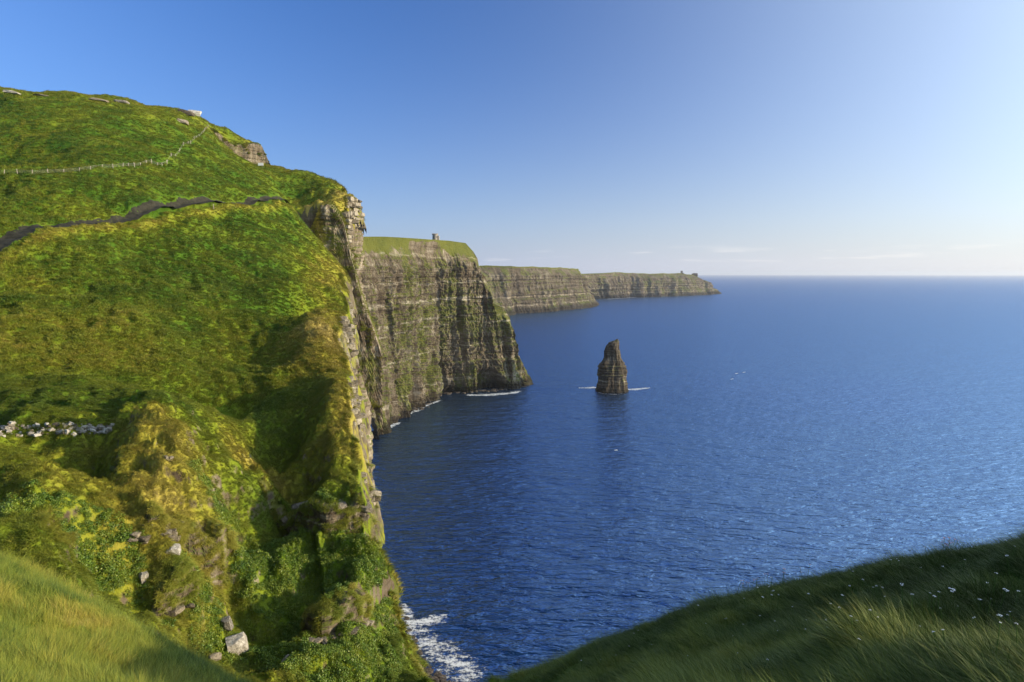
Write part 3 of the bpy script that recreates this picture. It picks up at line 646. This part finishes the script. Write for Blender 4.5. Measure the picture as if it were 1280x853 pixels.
# hillside turf, by distance
def samp(n, lo, hi):
    i = rng.uniform(lo, hi, n); rows = np.concatenate([RM])
    R_ = np.interp(i, np.arange(len(rows)), rows); A_ = rng.uniform(-.72, -.09, n); return R_*np.sin(A_), R_*np.cos(A_)
RM = np.concatenate([np.linspace(36, 50, 24)[:-1], np.linspace(50, 66, 110)[:-1], np.linspace(66, 115, 260)[:-1], np.geomspace(115, 200, 130)[:-1], np.geomspace(200, 520, 190)])
LEAFY = [(330,660,74,9,7),(390,825,70,6,5),(450,835,80,6,5),(120,700,52,4,4),(20,665,52,4,4),(455,780,92,5,5),(430,690,96,5,6),(250,790,57,5,4),(350,740,76,6,6),(115,655,56,3,3)]
def turf(name, coll, n, lo, hi, s0, s1, label, cat, leaf=False, up=.5):
    X, Y = samp(n, lo, hi); z, nm = surf(H, X, Y, .3); sd, _ = seg_dist(X, Y, COAST); D = np.hypot(X, Y)
    b = line_prof(X, Y, BANK); m = sum(gauss(X, Y, *q) for q in LEAFY)+.55*fbm(X*.22, Y*.22, 41, 3)
    ok = (sd < -.15) & (nm[:, 2] > np.where(D < 125, .02, .24)+.18*fbm(X*.5, Y*.5, 43, 2)) & ~((np.abs(b+4.6) < 2.5) & (Y < 330) & (D > 90))
    ok &= (m > .76+.14*rng.random(len(m))) if leaf else (m < .95)
    X, Y, z, nm, D = X[ok], Y[ok], z[ok], nm[ok], D[ok]; k = len(X)
    dry = dryness(X, Y)+rng.normal(0, .05, k)+(.09 if name == "hill_tussocks" else 0)
    spin = -.6+1.6*fbm(X*.06, Y*.06, 45, 2)+rng.normal(0, .35, k)
    scl = (s0+(s1-s0)*np.interp(D, [50, 400], [0, 1]))*rng.uniform(.6, 1.35, k)*(1+.5*fbm(X*.3, Y*.3, 47, 2))
    scatter(name, coll, np.stack([X, Y, z], 1), nm, spin, scl, dry, label, cat, up)
turf("gully_grass", P_MD, 90000, 0, 395, .7, 1.2, "shaggy yellow green grass tufts on the gully side and its crest", "grass", up=.35)
turf("hill_grass", P_FA, 130000, 375, 715, .75, 1.5, "tussocky green grass over the long cliff top slope", "grass")
turf("hill_tussocks", P_TU, 26000, 400, 690, .9, 1.5, "straw coloured tussocks standing out of the cliff top turf", "grass", up=.4)
turf("leafy_growth", P_LF, 26000, 0, 330, 1.0, 1.0, "bright green leafy plants crowding the wet hollows of the gully", "plants", leaf=True, up=.3)

fp, fn, fs = [], [], []
for Pp, no_, t_, k_, sc in FACES:
    n_ = int(3000 if sc < .31 else 9000); i_ = rng.integers(0, t_.size, n_); pp = Pp.reshape(-1, 3)[i_]; tt_ = fl(t_)[i_]; kk = fl(k_)[i_]/k_.max()
    m_ = .45*np.exp(-tt_/.16)+.35*np.exp(-(1-tt_)/.12)+.9*fbm(pp[:, 0]*.16/sc, pp[:, 1]*.16/sc, pp[:, 2]*.16/sc, 3)+(.06 if sc < .3 else .42*(1-kk)-.12 if sc > .7 else -.12); g_ = m_ > .24
    fp.append(pp[g_]); fn.append(np.concatenate([no_.reshape(-1, 2)[i_][g_], np.full((int(g_.sum()), 1), .7)], 1)); fs.append(np.full(int(g_.sum()), 1.0 if sc < .31 else 1.5))
fp, fn, fs = np.concatenate(fp), np.concatenate(fn), np.concatenate(fs); fn /= np.linalg.norm(fn, axis=1)[:, None]; n_ = len(fp)
scatter("ledge_tufts", P_MD, fp, fn, rng.uniform(-1.2, .6, n_), fs*rng.uniform(.6, 1.2, n_), .55+.35*fbm(fp[:, 0]*.15, fp[:, 1]*.15, 3.0, 2)+rng.normal(0, .06, n_), "golden grass hanging over the rock ledges", "grass", .35)
# tufts that cling to the ledges of the near sea cliff
q = rng.integers(0, PX.size//4, 70000); q = rng.integers(0, PX.shape[0], 70000)*PX.shape[1]+(PX.shape[1]*rng.random(70000)**1.8).astype(int); qi, qj = np.unravel_index(q, PX.shape)
dp = dep[qi, qj]; wx, wy, wz = PX[qi, qj], PY[qi, qj], zz[qi, qj]
ok = (dp < 60) & (wy < 400) & (fbm(wx*.15, wy*.15, wz*.15, 3)+.62*np.exp(-dp/6)-.12 > .14)
nn = np.stack([nor[qi, 0], nor[qi, 1], np.full(len(q), .6)], 1)[ok]; nn /= np.linalg.norm(nn, axis=1)[:, None]
ok_n = int(ok.sum()); scatter("cliff_tufts", P_MD, np.stack([wx, wy, wz], 1)[ok], nn, rng.uniform(-1, 1, ok_n)-.3, rng.uniform(.8, 1.8, ok_n)*(1+wy[ok]/400), rng.uniform(.35, .8, ok_n), "yellow grass tufts clinging to the face of the near sea cliff", "grass", .3)

# ------------------------------------------------------------------ rocks
def mat_stone(name, c0, c1, c2):
    t = NT(name); p = t.n("ShaderNodeTexCoord").outputs['Object']; n = t.noise(p, 3.0, 5, .7); f = t.noise(p, 14.0, 4, .7)
    rnd = t.n("ShaderNodeObjectInfo").outputs['Random']
    c = t.ramp(t.math('ADD', t.math('MULTIPLY', n, .7), t.math('ADD', t.math('MULTIPLY', f, .3), t.math('MULTIPLY', t.math('SUBTRACT', rnd, .5), .22))), [(.35, c0), (.5, c1), (.62, c2)])
    return t.out(c, rough=.9, bump=t.math('ADD', n, f), bs=.8, bd=.08)
MS_PALE = mat_stone("pale_stone", (.11, .10, .085), (.32, .30, .26), (.56, .54, .49))
MS_BROWN = mat_stone("ledge_stone", (.05, .042, .032), (.13, .11, .08), (.30, .26, .20))
MS_DARK = mat_stone("wet_stone", (.02, .018, .016), (.06, .05, .042), (.14, .12, .10))
def rock_mesh(name, seed, sub=3, flat=1.0, cut=9, rnd=.35):
    """a block of stone: a cube sphere cut by random planes, then roughened"""
    g = np.random.default_rng(seed); V = []; n = sub*3; F = []
    bm_ = {}
    def vid(p):
        k = tuple(np.round(p, 5))
        if k not in bm_: bm_[k] = len(V); V.append(p)
        return bm_[k]
    L = np.linspace(-1, 1, n+1)
    for ax in range(3):
        for sg in (-1, 1):
            for i in range(n):
                for j in range(n):
                    q = []
                    for (u, v) in ((L[i], L[j]), (L[i+1], L[j]), (L[i+1], L[j+1]), (L[i], L[j+1])):
                        p = np.zeros(3); p[ax] = sg; p[(ax+1) % 3] = u; p[(ax+2) % 3] = v; q.append(vid(p))
                    F.append(q if sg > 0 else q[::-1])
    V = np.array(V); V = V/np.linalg.norm(V, axis=1)[:, None]**rnd
    for k in range(cut):
        d = g.normal(size=3); d /= np.linalg.norm(d); lim = g.uniform(.72, 1.0); e = V@d-lim; m = e > 0; V[m] -= d*(e[m]*.92)[:, None]
    V *= 1+.10*fbm(V[:, 0]*1.6+seed, V[:, 1]*1.6, V[:, 2]*1.6, 3)[:, None]; V[:, 2] *= flat
    return mesh_from(name, V, np.array(F), smooth=False)
ROCKS = [rock_mesh("rock", s, cut=5, rnd=.12) for s in range(50, 58)]
def put_rock(name, me, loc, size, rot, mat, label=None, cat=None, group=None, parent=None):
    me2 = me.copy() if (me.materials and me.materials[0] is not mat) else me
    if not me2.materials: me2.materials.append(mat)
    elif me2.materials[0] is not mat: me2.materials[0] = mat
    o = link(name, me2, None, parent); o.location = loc; o.scale = size; o.rotation_euler = rot
    return tag(o, label, cat, group)
def variants(mat):
    r_ = []
    for m in ROCKS:
        c = m.copy(); c.materials.clear(); c.materials.append(mat); r_.append(c)
    return r_
RP, RB, RD = variants(MS_PALE), variants(MS_BROWN), variants(MS_DARK)

# single blocks in the gully: px, py, half sizes, turn, label
for k, (px, py, sx, sy, sz, rz, mats, lab) in enumerate([
  (298,812, .95,.8,.95, .5, RP, "large pale speckled boulder low in the gully"),
  (284,786, .50,.5,.60, .1, RP, "smaller square boulder just above the large pale boulder"),
  (268,822, .62,.4,.25, .4, RB, "flat slab at the left foot of the large pale boulder"),
  (360,828, .45,.4,.35, .9, RB, "grey boulder among leaves right of the large pale boulder"),
  (217,690, .62,.5,.42, .3, RP, "bright white block under the rock ledge in the gully side"),
  (181,724, .35,.35,.42, .8, RP, "white upright stone below and left of the ledge blocks"),
  (212,767, .70,.5,.36, .2, RB, "dark flat block in the lower gully under hanging grass")]):
    L = hit(px, py); put_rock("boulder", mats[k % 8], (L[0], L[1], L[2]+sz*.25), (sx, sy, sz), (.1, -.12, rz), None, lab, "boulder") if False else None
    o = link("boulder", mats[k % 8]); o.location = (L[0], L[1]-.1, L[2]+sz*.3); o.scale = (sx, sy, sz); o.rotation_euler = (.12, -.1, rz); tag(o, lab, "boulder")

# bedded ledges that crop out of the gully side: each slab is a stone of its ledge
def ledge(pts, label, th=.28, depth=1.0, rows=2, step=.75, mats=RB, lift=0.1):
    W3 = [hit(*p) for p in pts]; root = link("rock_ledge", None); root.location = W3[0]; tag(root, label, "rock ledge")
    for rw in range(rows):
        for A, B in zip(W3[:-1], W3[1:]):
            d = B-A; n_ = max(1, int(np.linalg.norm(d)/step))
            for q in range(n_):
                c = A+d*((q+rng.uniform(.3, .7))/n_); o = link("slab", mats[rng.integers(8)], None, root)
                o.location = c-W3[0]+np.array([rng.normal(0, .08), rng.normal(0, .12), lift-rw*th*1.5]); o.scale = (step*rng.uniform(.45, .72), depth*rng.uniform(.5, .8), th*rng.uniform(.5, .95))
                o.rotation_euler = (rng.normal(0, .05), rng.normal(0, .06), math.atan2(d[1], d[0])+rng.normal(0, .15))
ledge([(182,660),(205,656),(228,662),(236,664)], "pale bedded ledge high in the yellow gully side", .26, .9, 1)
ledge([(205,672),(225,674),(252,676)], "brown bedded ledge just under the pale one", .34, 1.0, 2)
ledge([(165,668),(178,674),(190,680)], "short broken ledge left of the brown one", .22, .8, 2)
ledge([(250,690),(268,692),(282,696)], "ledge of brown blocks at the right of the gully side", .30, .9, 2)
ledge([(196,760),(215,764),(240,758)], "dark ledge low in the gully under hanging grass", .30, .9, 2)
ledge([(372,634),(392,634)], "long bedded ledge under the green terrace near the cliff edge", .36, 1.3, 2, 1.1)
ledge([(395,640),(420,636),(445,642),(462,640)], "overhanging ledge of layered slabs beside the sea cliff", .42, 1.6, 3, 1.2)
ledge([(380,806),(410,800),(440,790),(462,780)], "low broken ledge under the dark green mound", .26, .9, 1, 1.0)
ledge([(205,572),(215,575)], "small stones in a hole near the crest of the yellow mound", .2, .6, 2, .4)
ledge([(258,138),(240,136),(250,141)], "pale rock cap on the far skyline near the fence", 1.6, 3.0, 1, 4.0, RP) if False else None

# beds of rock that stand out of the near sea cliff
RC = variants(mat_stone("cliff_stone", (.06, .05, .035), (.17, .145, .105), (.36, .32, .25)))
def cliff_ledge(y0, y1, d0, rows, size, label):
    cand = [i for i in range(len(C)) if y0 <= C[i, 1] <= y1]; root = link("rock_ledge", None); i0 = cand[0]; j0 = int(np.argmin(np.abs(dep[i0]-d0))); o0 = np.array([PX[i0, j0], PY[i0, j0], zz[i0, j0]]); root.location = o0; tag(root, label, "rock ledge")
    for rw in range(rows):
        i = cand[0]+rng.integers(0, 3)
        while i < cand[-1]:
            j = int(np.argmin(np.abs(dep[i]-(d0+rw*size*.95+rng.normal(0, size*.1))))); s = size*rng.uniform(.55, 1.15); o = link("slab", RC[rng.integers(8)], None, root)
            o.location = np.array([PX[i, j], PY[i, j], zz[i, j]])-o0+np.array([nor[i, 0], nor[i, 1], 0])*rng.uniform(-.25, .35)*size; o.scale = (s*.8, s*.9, size*rng.uniform(.28, .46)); o.rotation_euler = (rng.normal(0, .06), rng.normal(0, .06), math.atan2(tan[i, 1], tan[i, 0])+rng.normal(0, .2))
            i += max(1, int(s*1.35/max(.2, np.hypot(*(C[min(i+1, len(C)-1)]-C[i])))))
for a_ in [(78, 92, 1.5, 5, 1.0, "stack of brown slabs jutting from the cliff beside the dark green mound"), (93, 107, 2.0, 6, 1.1, "jutting slabs low on the cliff edge above the surf"), (108, 120, .6, 4, 1.2, "pale blocky beds on the cliff edge below the big shadowed hollow"),
           (128, 142, 1.2, 4, 1.4, "pale blocky beds on the cliff edge level with the big hollow"), (150, 172, .8, 4, 1.7, "long pale beds on the cliff edge above the hollow"), (190, 214, 2.0, 4, 2.0, "grey beds on the far part of the near cliff edge"), (318, 346, 1.5, 6, 2.6, "pale blocky crown of the promontory at the top of the cliff")]: cliff_ledge(*a_)

# scree shelf at the left edge
grp = "loose pale stones lying on the grass shelf"
n = 0; small = []
for k in range(520):
    px = rng.uniform(-6, 142); u = (px+6)/148
    py = 539+rng.uniform(-9, 9)*(1-.65*u)**1.0+rng.normal(0, 1)
    L = hit(px, py); s = rng.uniform(.08, .26) if n < 190 else rng.uniform(.05, .12)
    if n < 190:
        o = link("loose_stone", RP[rng.integers(8)] if rng.random() < .72 else RB[rng.integers(8)]); o.location = (L[0], L[1], L[2]+s*.3+.06); o.scale = (s*rng.uniform(.8, 1.8), s, s*rng.uniform(.5, 1)); o.rotation_euler = (rng.normal(0, .3), rng.normal(0, .3), rng.uniform(0, 6.3))
        tag(o, "small angular stone in the pale stone scatter at the left edge", "stone", grp); n += 1

# rock caps on the far skyline
for (px, py, sx, sz, lab) in [(15,114,3,.5,"low pale rock cap at the far left of the skyline"),(52,118,3.5,.45,"second thin rock cap along the left skyline"),(122,123,4,.6,"dark low rock cap midway along the skyline"),(150,126,3.4,.7,"pale rock cap right of the dark one on the skyline"),
                             (232,140,4,1.5,"jagged outcrop on the skyline before the cliff notch"),(243,141,3.5,2.0,"pale jutting rock at the end of the skyline outcrop"),(226,150,3,1.1,"brown outcrop just under the skyline rocks")]:
    L = hit(px, py+2.5, y0=200); o = link("outcrop", (RP if 'pale' in lab else RB)[int(px) % 8]); o.location = (L[0], L[1]+1, L[2]+sz*.3); o.scale = (sx, 3, sz); o.rotation_euler = (0, .08, .2); tag(o, lab, "rock")

# ------------------------------------------------------------------ fence, sign, towers
def simple(name, col, rough=.85, sc=8.0, var=.35):
    t = NT(name); p = t.n("ShaderNodeTexCoord").outputs['Object']; f = t.noise(p, sc, 4, .65)
    return t.out(t.mix(f, tuple(c*(1-var) for c in col), tuple(min(1, c*(1+var)) for c in col)), rough=rough, bump=f, bs=.4, bd=.02)
M_WOOD = simple("weathered_wood", (.36, .32, .26), sc=3); M_WIRE = simple("fence_wire", (.35, .34, .32), .5); M_WHITE = simple("white_paint", (.80, .80, .78), .6, 2, .06)
M_TOWER = simple("tower_stone", (.27, .25, .22), .9, .8, .45); M_HOLE = simple("opening_shade", (.03, .03, .03), .9); M_RUIN = simple("ruin_stone", (.12, .11, .10), .9, .3, .3)
def box_mesh(name, sx, sy, sz, taper=1.0, z0=0.0):
    V = [(x*sx/2*(taper if z else 1), y*sy/2*(taper if z else 1), z0+z*sz) for z in (0, 1) for y in (-1, 1) for x in (-1, 1)]
    F = [(0, 2, 3, 1), (4, 5, 7, 6), (0, 1, 5, 4), (2, 6, 7, 3), (0, 4, 6, 2), (1, 3, 7, 5)]
    return mesh_from(name, V, F, smooth=False)
def cyl_mesh(name, r0, r1, h, n=20, z0=0.0, cap=True, rings=1):
    V = []; F = []
    for k in range(rings+1):
        t = k/rings
        for i in range(n):
            a_ = 2*math.pi*i/n; rr_ = r0+(r1-r0)*t; V.append((rr_*math.cos(a_), rr_*math.sin(a_), z0+h*t))
    for k in range(rings):
        for i in range(n): j = (i+1) % n; F.append((k*n+i, k*n+j, (k+1)*n+j, (k+1)*n+i))
    V.append((0, 0, z0+h)); c = len(V)-1
    for i in range(n): F.append((rings*n+i, rings*n+(i+1) % n, c, c))
    me = bpy.data.meshes.new(name); me.from_pydata(V, [], [f if f[2] != f[3] else f[:3] for f in F]); me.update(); return me
POST = mesh_from("post", *(lambda m: ([v.co[:] for v in m.vertices], [p.vertices[:] for p in m.polygons]))(box_mesh("p", .16, .16, 1.5, .85)), smooth=False)
def wire_mesh(name, A, B, r=.010):
    d = B-A; u = np.cross(d, [0, 0, 1]); u = u/np.linalg.norm(u)*r; w = np.array([0, 0, r*1.2])
    V = [A-u-w, A+u-w, A+w, B-u-w, B+u-w, B+w]; F = [(0, 1, 4, 3), (1, 2, 5, 4), (2, 0, 3, 5)]
    return mesh_from(name, V, F, smooth=False)
def fence(pts, label, n_):
    W3 = np.array([hit(*p, y0=120) for p in pts]); root = link("wire_fence", None); root.location = W3[0]; tag(root, label, "fence")
    k = np.r_[0, np.cumsum(np.linalg.norm(np.diff(W3[:, :2], axis=0), axis=1))]; s = np.linspace(0, k[-1], n_); tops = []
    for q in s:
        x = np.interp(q, k, W3[:, 0])+rng.normal(0, .1); y = np.interp(q, k, W3[:, 1]); z = float(H(np.array([x]), np.array([y]))[0])
        o = link("post", POST, M_WOOD, root); o.location = np.array([x, y, z-.1])-W3[0]; o.rotation_euler = (rng.normal(0, .06), rng.normal(0, .06), rng.uniform(0, 1)); o.scale = (1, 1, rng.uniform(.85, 1.25)); tops.append(np.array([x, y, z])-W3[0])
    for h_ in (.5, .85, 1.2):
        for A, B in zip(tops[:-1], tops[1:]): link("wire", wire_mesh("wire", A+[0, 0, h_], B+[0, 0, h_]), M_WIRE, root)
fence([(-12,222),(36,219),(100,215),(150,211),(209,206)], "wire fence on grey posts across the green slope", 19)
fence([(209,206),(222,196),(240,180),(252,168),(262,160)], "wire fence climbing the slope towards the cliff notch", 17)
L = hit(326, 209, y0=200); sg = link("sign_board", None); sg.location = L; tag(sg, "small white sign board at the cliff edge below the pale outcrop", "sign")
link("board", box_mesh("board", 3.0, .12, 1.5, 1, .7), M_WHITE, sg)
for x in (-1.1, 1.1): o = link("leg", box_mesh("leg", .12, .1, 1.2), M_WOOD, sg); o.location = (x, .12, -.2)
L = hit(267, 262, y0=150); o = link("wooden_post", POST, M_WOOD); o.location = L; o.scale = (1, 1, 1.2); tag(o, "single wooden post standing beside the worn path", "post")

# round look-out tower on the headland
B = pt(544.0, 300.5, 812); B[2] = 190.0-0.6
tw = link("round_tower", None); tw.location = B; tag(tw, "small round stone look-out tower on the green headland top", "tower")
link("wall", cyl_mesh("wall", 3.6, 3.3, 9.0, 28, 0, True, 4), M_TOWER, tw)
pr = link("parapet", cyl_mesh("parapet", 3.9, 3.9, .9, 28, 8.6), M_TOWER, tw)
for i in range(10):
    o = link("merlon", box_mesh("merlon", 1.1, .5, .9), M_TOWER, pr); a_ = i*2*math.pi/10; o.location = (3.6*math.cos(a_), 3.6*math.sin(a_), 9.45); o.rotation_euler = (0, 0, a_+math.pi/2)
o = link("stair_turret", cyl_mesh("stair_turret", 1.4, 1.3, 7.6, 16), M_TOWER, tw); o.location = (4.2, -.6, 0)
for zc, a_ in ((1.0, -1.9), (5.2, -1.9), (5.2, -.9)):
    o = link("door" if zc < 2 else "window", box_mesh("opening", .9, .3, 1.9 if zc < 2 else 1.2), M_HOLE, tw); o.location = (3.45*math.cos(a_), 3.45*math.sin(a_), zc-.8 if zc < 2 else zc); o.rotation_euler = (0, 0, a_+math.pi/2)
# ruined watch tower on the distant point
B = pt(852, 342.3, 4505); B[2] -= 4
tw = link("ruined_tower", None); tw.location = B; tag(tw, "tiny dark ruined watch tower on the most distant headland", "tower")
link("wall", box_mesh("wall", 13, 13, 24, .9), M_RUIN, tw); o = link("broken_wall", box_mesh("broken_wall", 8, 8, 11, .8), M_RUIN, tw); o.location = (10, 2, 0)
B = pt(868, 344.5, 4655); o = link("crag", RD[3]); o.location = B; o.scale = (22, 14, 16); tag(o, "dark knuckle of rock right of the distant ruined tower", "rock")

# ------------------------------------------------------------------ shore: boulder beach, rocks, surf
tal = []
for k in range(900):
    t_ = rng.random(); px = 500+75*t_; 
    c = sea_pt(px, 853-60*(1-t_)**.6) if False else None
def place_many(name, meshes, locs, sizes, label, cat):
    V = []; F = []; o_ = 0
    for L, s in zip(locs, sizes):
        m_ = meshes[rng.integers(len(meshes))]; v = np.empty(len(m_.vertices)*3, np.float32); m_.vertices.foreach_get("co", v); v = v.reshape(-1, 3)
        f = np.empty(len(m_.loops), np.int32); m_.loops.foreach_get("vertex_index", f); a_ = rng.uniform(0, 6.3); R_ = np.array([[math.cos(a_), -math.sin(a_), 0], [math.sin(a_), math.cos(a_), 0], [0, 0, 1]])
        V.append((v*s)@R_.T+L); F.append(f.reshape(-1, 4)+o_); o_ += len(v)
    return tag(link(name, mesh_from(name, np.concatenate(V), np.concatenate(F), False), MS_DARK), label, cat, kind="stuff")
LOW = [rock_mesh("r", s, 1, .8, 5) for s in range(70, 76)]
A0 = sea_pt(497, 752); A1 = sea_pt(535, 838); A2 = sea_pt(590, 870); A3 = sea_pt(640, 930)
SH = np.array([(A0[0]-2, A0[1]), (A1[0], A1[1]), (A2[0], A2[1]), (A3[0], A3[1])])          # water's edge
locs = []; sizes = []
for k in range(2600):
    q = rng.random(); i = min(2, int(q*3)); f = q*3-i; e = SH[i]*(1-f)+SH[i+1]*f; d = rng.random()**.8*26-3.0
    s = rng.uniform(.35, 1.1)*(1+.8*(rng.random() < .06)); locs.append((e[0]-d*.9, e[1]-d*.55, d*.16-.1)); sizes.append((s, s*.8, s*.65))
place_many("boulder_beach", LOW, locs, sizes, "dark wet boulders piled along the foot of the near cliff", "boulders")
shelf = []
base_pts = [(478,527),(500,520),(520,509),(545,493),(575,490),(612,488),(650,483)]
locs = []; sizes = []
for A, B in zip(base_pts[:-1], base_pts[1:]):
    a_, b_ = sea_pt(*A), sea_pt(*B)
    for k in range(26):
        c = a_+(b_-a_)*rng.random()+np.array([rng.normal(2, 4), rng.normal(-3, 4), 0]); s = rng.uniform(.8, 3.2); locs.append(c); sizes.append((s, s, s*.6))
place_many("shore_rocks", LOW, locs, sizes, "dark fallen rocks along the waterline of the tower headland", "rocks")

def mat_foam():
    t = NT("foam"); p = t.pos(); m1 = t.attr("m")
    n = t.noise(p, .55, 6, .75); n2 = t.noise(t.scaled(p, (.12, .3, 1), (0, 0, -.5)), 1.0, 4, .65)
    a = t.mr(t.math('ADD', t.math('MULTIPLY', m1, .62), t.math('ADD', t.math('MULTIPLY', n, .75), t.math('MULTIPLY', n2, .75))), 1.13, 1.36)
    m = t.out((.72, .76, .80), rough=.8, spec=.1); t.t.links.new(a, t.bsdf.inputs['Alpha']); return m
MF = mat_foam()
def foam(name, pts, label, n=60, dens=.86):
    """pts: (px, py, half width in m along the view ray). A thin ribbon on the water, thickest along its middle"""
    W3 = np.array([sea_pt(p[0], p[1])[:2] for p in pts]); w = np.array([p[2] for p in pts]); k = np.r_[0, np.cumsum(np.linalg.norm(np.diff(W3, axis=0), axis=1))]
    s = np.linspace(0, k[-1], n); c = np.stack([np.interp(s, k, W3[:, i]) for i in (0, 1)], 1); ww = np.interp(s, k, w); ta = np.gradient(c, axis=0); ta /= np.linalg.norm(ta, axis=1)[:, None]; no = np.stack([-ta[:, 1], ta[:, 0]], 1)
    u = np.linspace(-1, 1, 13); Vx = c[:, None, :]+no[:, None, :]*(u[None, :, None]*ww[:, None, None]); V = np.concatenate([Vx, np.full((*Vx.shape[:2], 1), .06+.004*len(bpy.data.objects) % .05)], -1).reshape(-1, 3)
    me = mesh_from(name, V, grid_faces(n, 13)); e = np.minimum(1, np.minimum(s, k[-1]-s)/(k[-1]*.12)); add_attr(me, "m", fl((1-u[None, :]**2)*e[:, None]*dens))
    tag(link(name, me, MF), label, "foam", kind="stuff")
foam("surf", [(500,745,3),(514,785,9),(542,810,15),(577,838,16),(614,866,13)], "white surf washing over the boulders at the near cliff foot", dens=.78)
foam("surf", [(500,778,3),(530,778,7),(566,770,5)], "small curl of white foam off the near cliff foot")
foam("surf", [(470,544,6),(486,534,9),(502,527,6)], "foam streaks below the dark cleft of the cliff")
foam("surf", [(498,521,6),(520,514,8),(532,507,7),(556,499,5)], "foam along the foot of the ribbed cliff")
foam("surf", [(508,512,7),(515,508,5)], "broad foam patch left of the ribbed cliff foot")
foam("surf", [(550,488,5),(575,487,9),(600,485,5)], "thin white line of foam under the sea cave")
foam("surf", [(574,494,7),(610,494,15),(640,491.5,12),(655,488,6)], "wide band of white foam in front of the headland point")
foam("surf", [(720,485,6),(735,485.5,13),(748,484,9)], "foam trail at the left foot of the sea stack", 30)
foam("surf", [(780,487,11),(795,487,12),(815,484.5,7)], "foam trail at the right foot of the sea stack", 30)
foam("surf", [(640,392.5,10),(665,389,16),(700,386,12),(738,383,12)], "thin foam line at the foot of the far cliff", 60)
foam("surf", [(745,375,18),(800,371.5,14),(870,368.6,18)], "faint foam line at the foot of the distant cliff", 60)
foam("surf", [(744,489.5,5),(755,492.5,5),(768,493.5,6),(780,492,5),(787,489,5)], "broken foam wrapping the near foot of the sea stack", 40, .7)
for px, py, lab in [(921,467,"largest small whitecap in open water right of the sea stack"),(930,465.5,"tiny whitecap just right of the largest one"),(915,474,"tiny whitecap just below the largest one"),(770,563,"tiny white fleck on the water straight below the sea stack")]:
    foam("whitecap", [(px-2.4, py+.5, 1.5), (px, py, 3), (px+2.4, py-.3, 1.5)], lab, 14, .9)

# ------------------------------------------------------------------ flowers on the right bank
M_PETAL = simple("white_petals", (.75, .76, .72), .7, 20, .1); M_STEM = simple("flower_stem", (.09, .16, .03), .7, 9, .2); M_PINK = simple("pink_heads", (.42, .24, .26), .8, 12, .3)
def umbel(name, seed, rad, n_):
    g_ = np.random.default_rng(seed); V = []; F = []
    for k in range(n_):
        a_ = g_.uniform(0, 6.3); r_ = rad*math.sqrt(g_.random()); c = np.array([r_*math.cos(a_), r_*math.sin(a_), .25*rad*(1-(r_/rad)**2)+g_.normal(0, .1*rad)]); j = len(V); q = rad*.28
        for m_ in range(5): b_ = m_*1.2566+a_; V.append(c+[q*math.cos(b_), q*math.sin(b_), g_.normal(0, .1*q)])
        F += [(j, j+1, j+2, j+3), (j, j+3, j+4, j+4)]
    me = bpy.data.meshes.new(name); me.from_pydata([tuple(v) for v in V], [], [f if f[2] != f[3] else f[:3] for f in F]); me.update(); return me
UM = [umbel("flower_head", s, .03, 14) for s in range(4)]; UP = umbel("flower_head", 9, .022, 12)
STEM = cyl_mesh("stem", .004, .003, 1.0, 5)
def hitf(px, py): return hit(px, py, HF, 2.0, 14.8)
def flower(px, py, sc, label, group, mat=M_PETAL, me=None, hh=None):
    L = hitf(px, py); r_ = link("wildflower", None); r_.location = (L[0], L[1], L[2]); tag(r_, label, "flower", group)
    hh = hh or rng.uniform(.2, .34); st = link("stem", STEM, M_STEM, r_); st.scale = (1, 1, hh); rx, ry = rng.normal(0, .12), rng.normal(0, .12); r_.rotation_euler = (rx, ry, rng.uniform(0, 6))
    hd = link("flower_head", me or UM[rng.integers(4)], mat, r_); hd.location = (0, 0, hh); hd.scale = (sc,)*3
gl = "white wildflowers dotted over the shaded right bank"
done = 0
while done < 85:
    px = rng.uniform(720, 1275); py = rng.uniform(690, 850)
    lim = np.interp(px, [c[0] for c in SIL_R], [c[1] for c in SIL_R])
    if py < lim+8: continue
    flower(px, py, rng.uniform(.35, .65)*(1.0 if py < 780 else .6), "tiny white wildflower in the dark grass of the right bank", gl); done += 1
for px, py, sc, lab in [(1186,762,1.9,"largest white flower head on the sunlit ridge of the right bank"),(1247,770,1.6,"white flower head at the right end of the sunlit ridge"),(1241,806,1.6,"white flower low on the right bank near the right edge"),(1050,770,1.3,"lone bright white flower in the middle of the shaded bank"),(1160,700,1.4,"white flower near the brow under the pink seed heads")]:
    flower(px, py, sc*.55, lab, None)
gp = "pink seed heads along the brow"
for k in range(26):
    px = rng.choice([rng.normal(932, 9), rng.normal(1186, 5), rng.uniform(940, 1010)]); lim = np.interp(px, [c[0] for c in SIL_R], [c[1] for c in SIL_R])
    flower(px, lim+2, rng.uniform(.8, 1.3), "small pink seed head on the brow of the right bank", gp, M_PINK, UP, rng.uniform(.26, .4))

# ------------------------------------------------------------------ sea air
hb = link("haze", box_mesh("haze", 130000, 130000, 286, 1, -1.5))
hmt = bpy.data.materials.new("haze"); hmt.use_nodes = True; hmt.node_tree.nodes.clear()
pv = hmt.node_tree.nodes.new("ShaderNodeVolumePrincipled"); ho = hmt.node_tree.nodes.new("ShaderNodeOutputMaterial")
pv.inputs['Color'].default_value = (.80, .88, 1.0, 1); pv.inputs['Density'].default_value = 3.0e-5; pv.inputs['Anisotropy'].default_value = 0.3
hmt.node_tree.links.new(pv.outputs[0], ho.inputs['Volume']); hb.data.materials.append(hmt)
tag(hb, "thin pale sea haze over the water", "haze", kind="stuff")
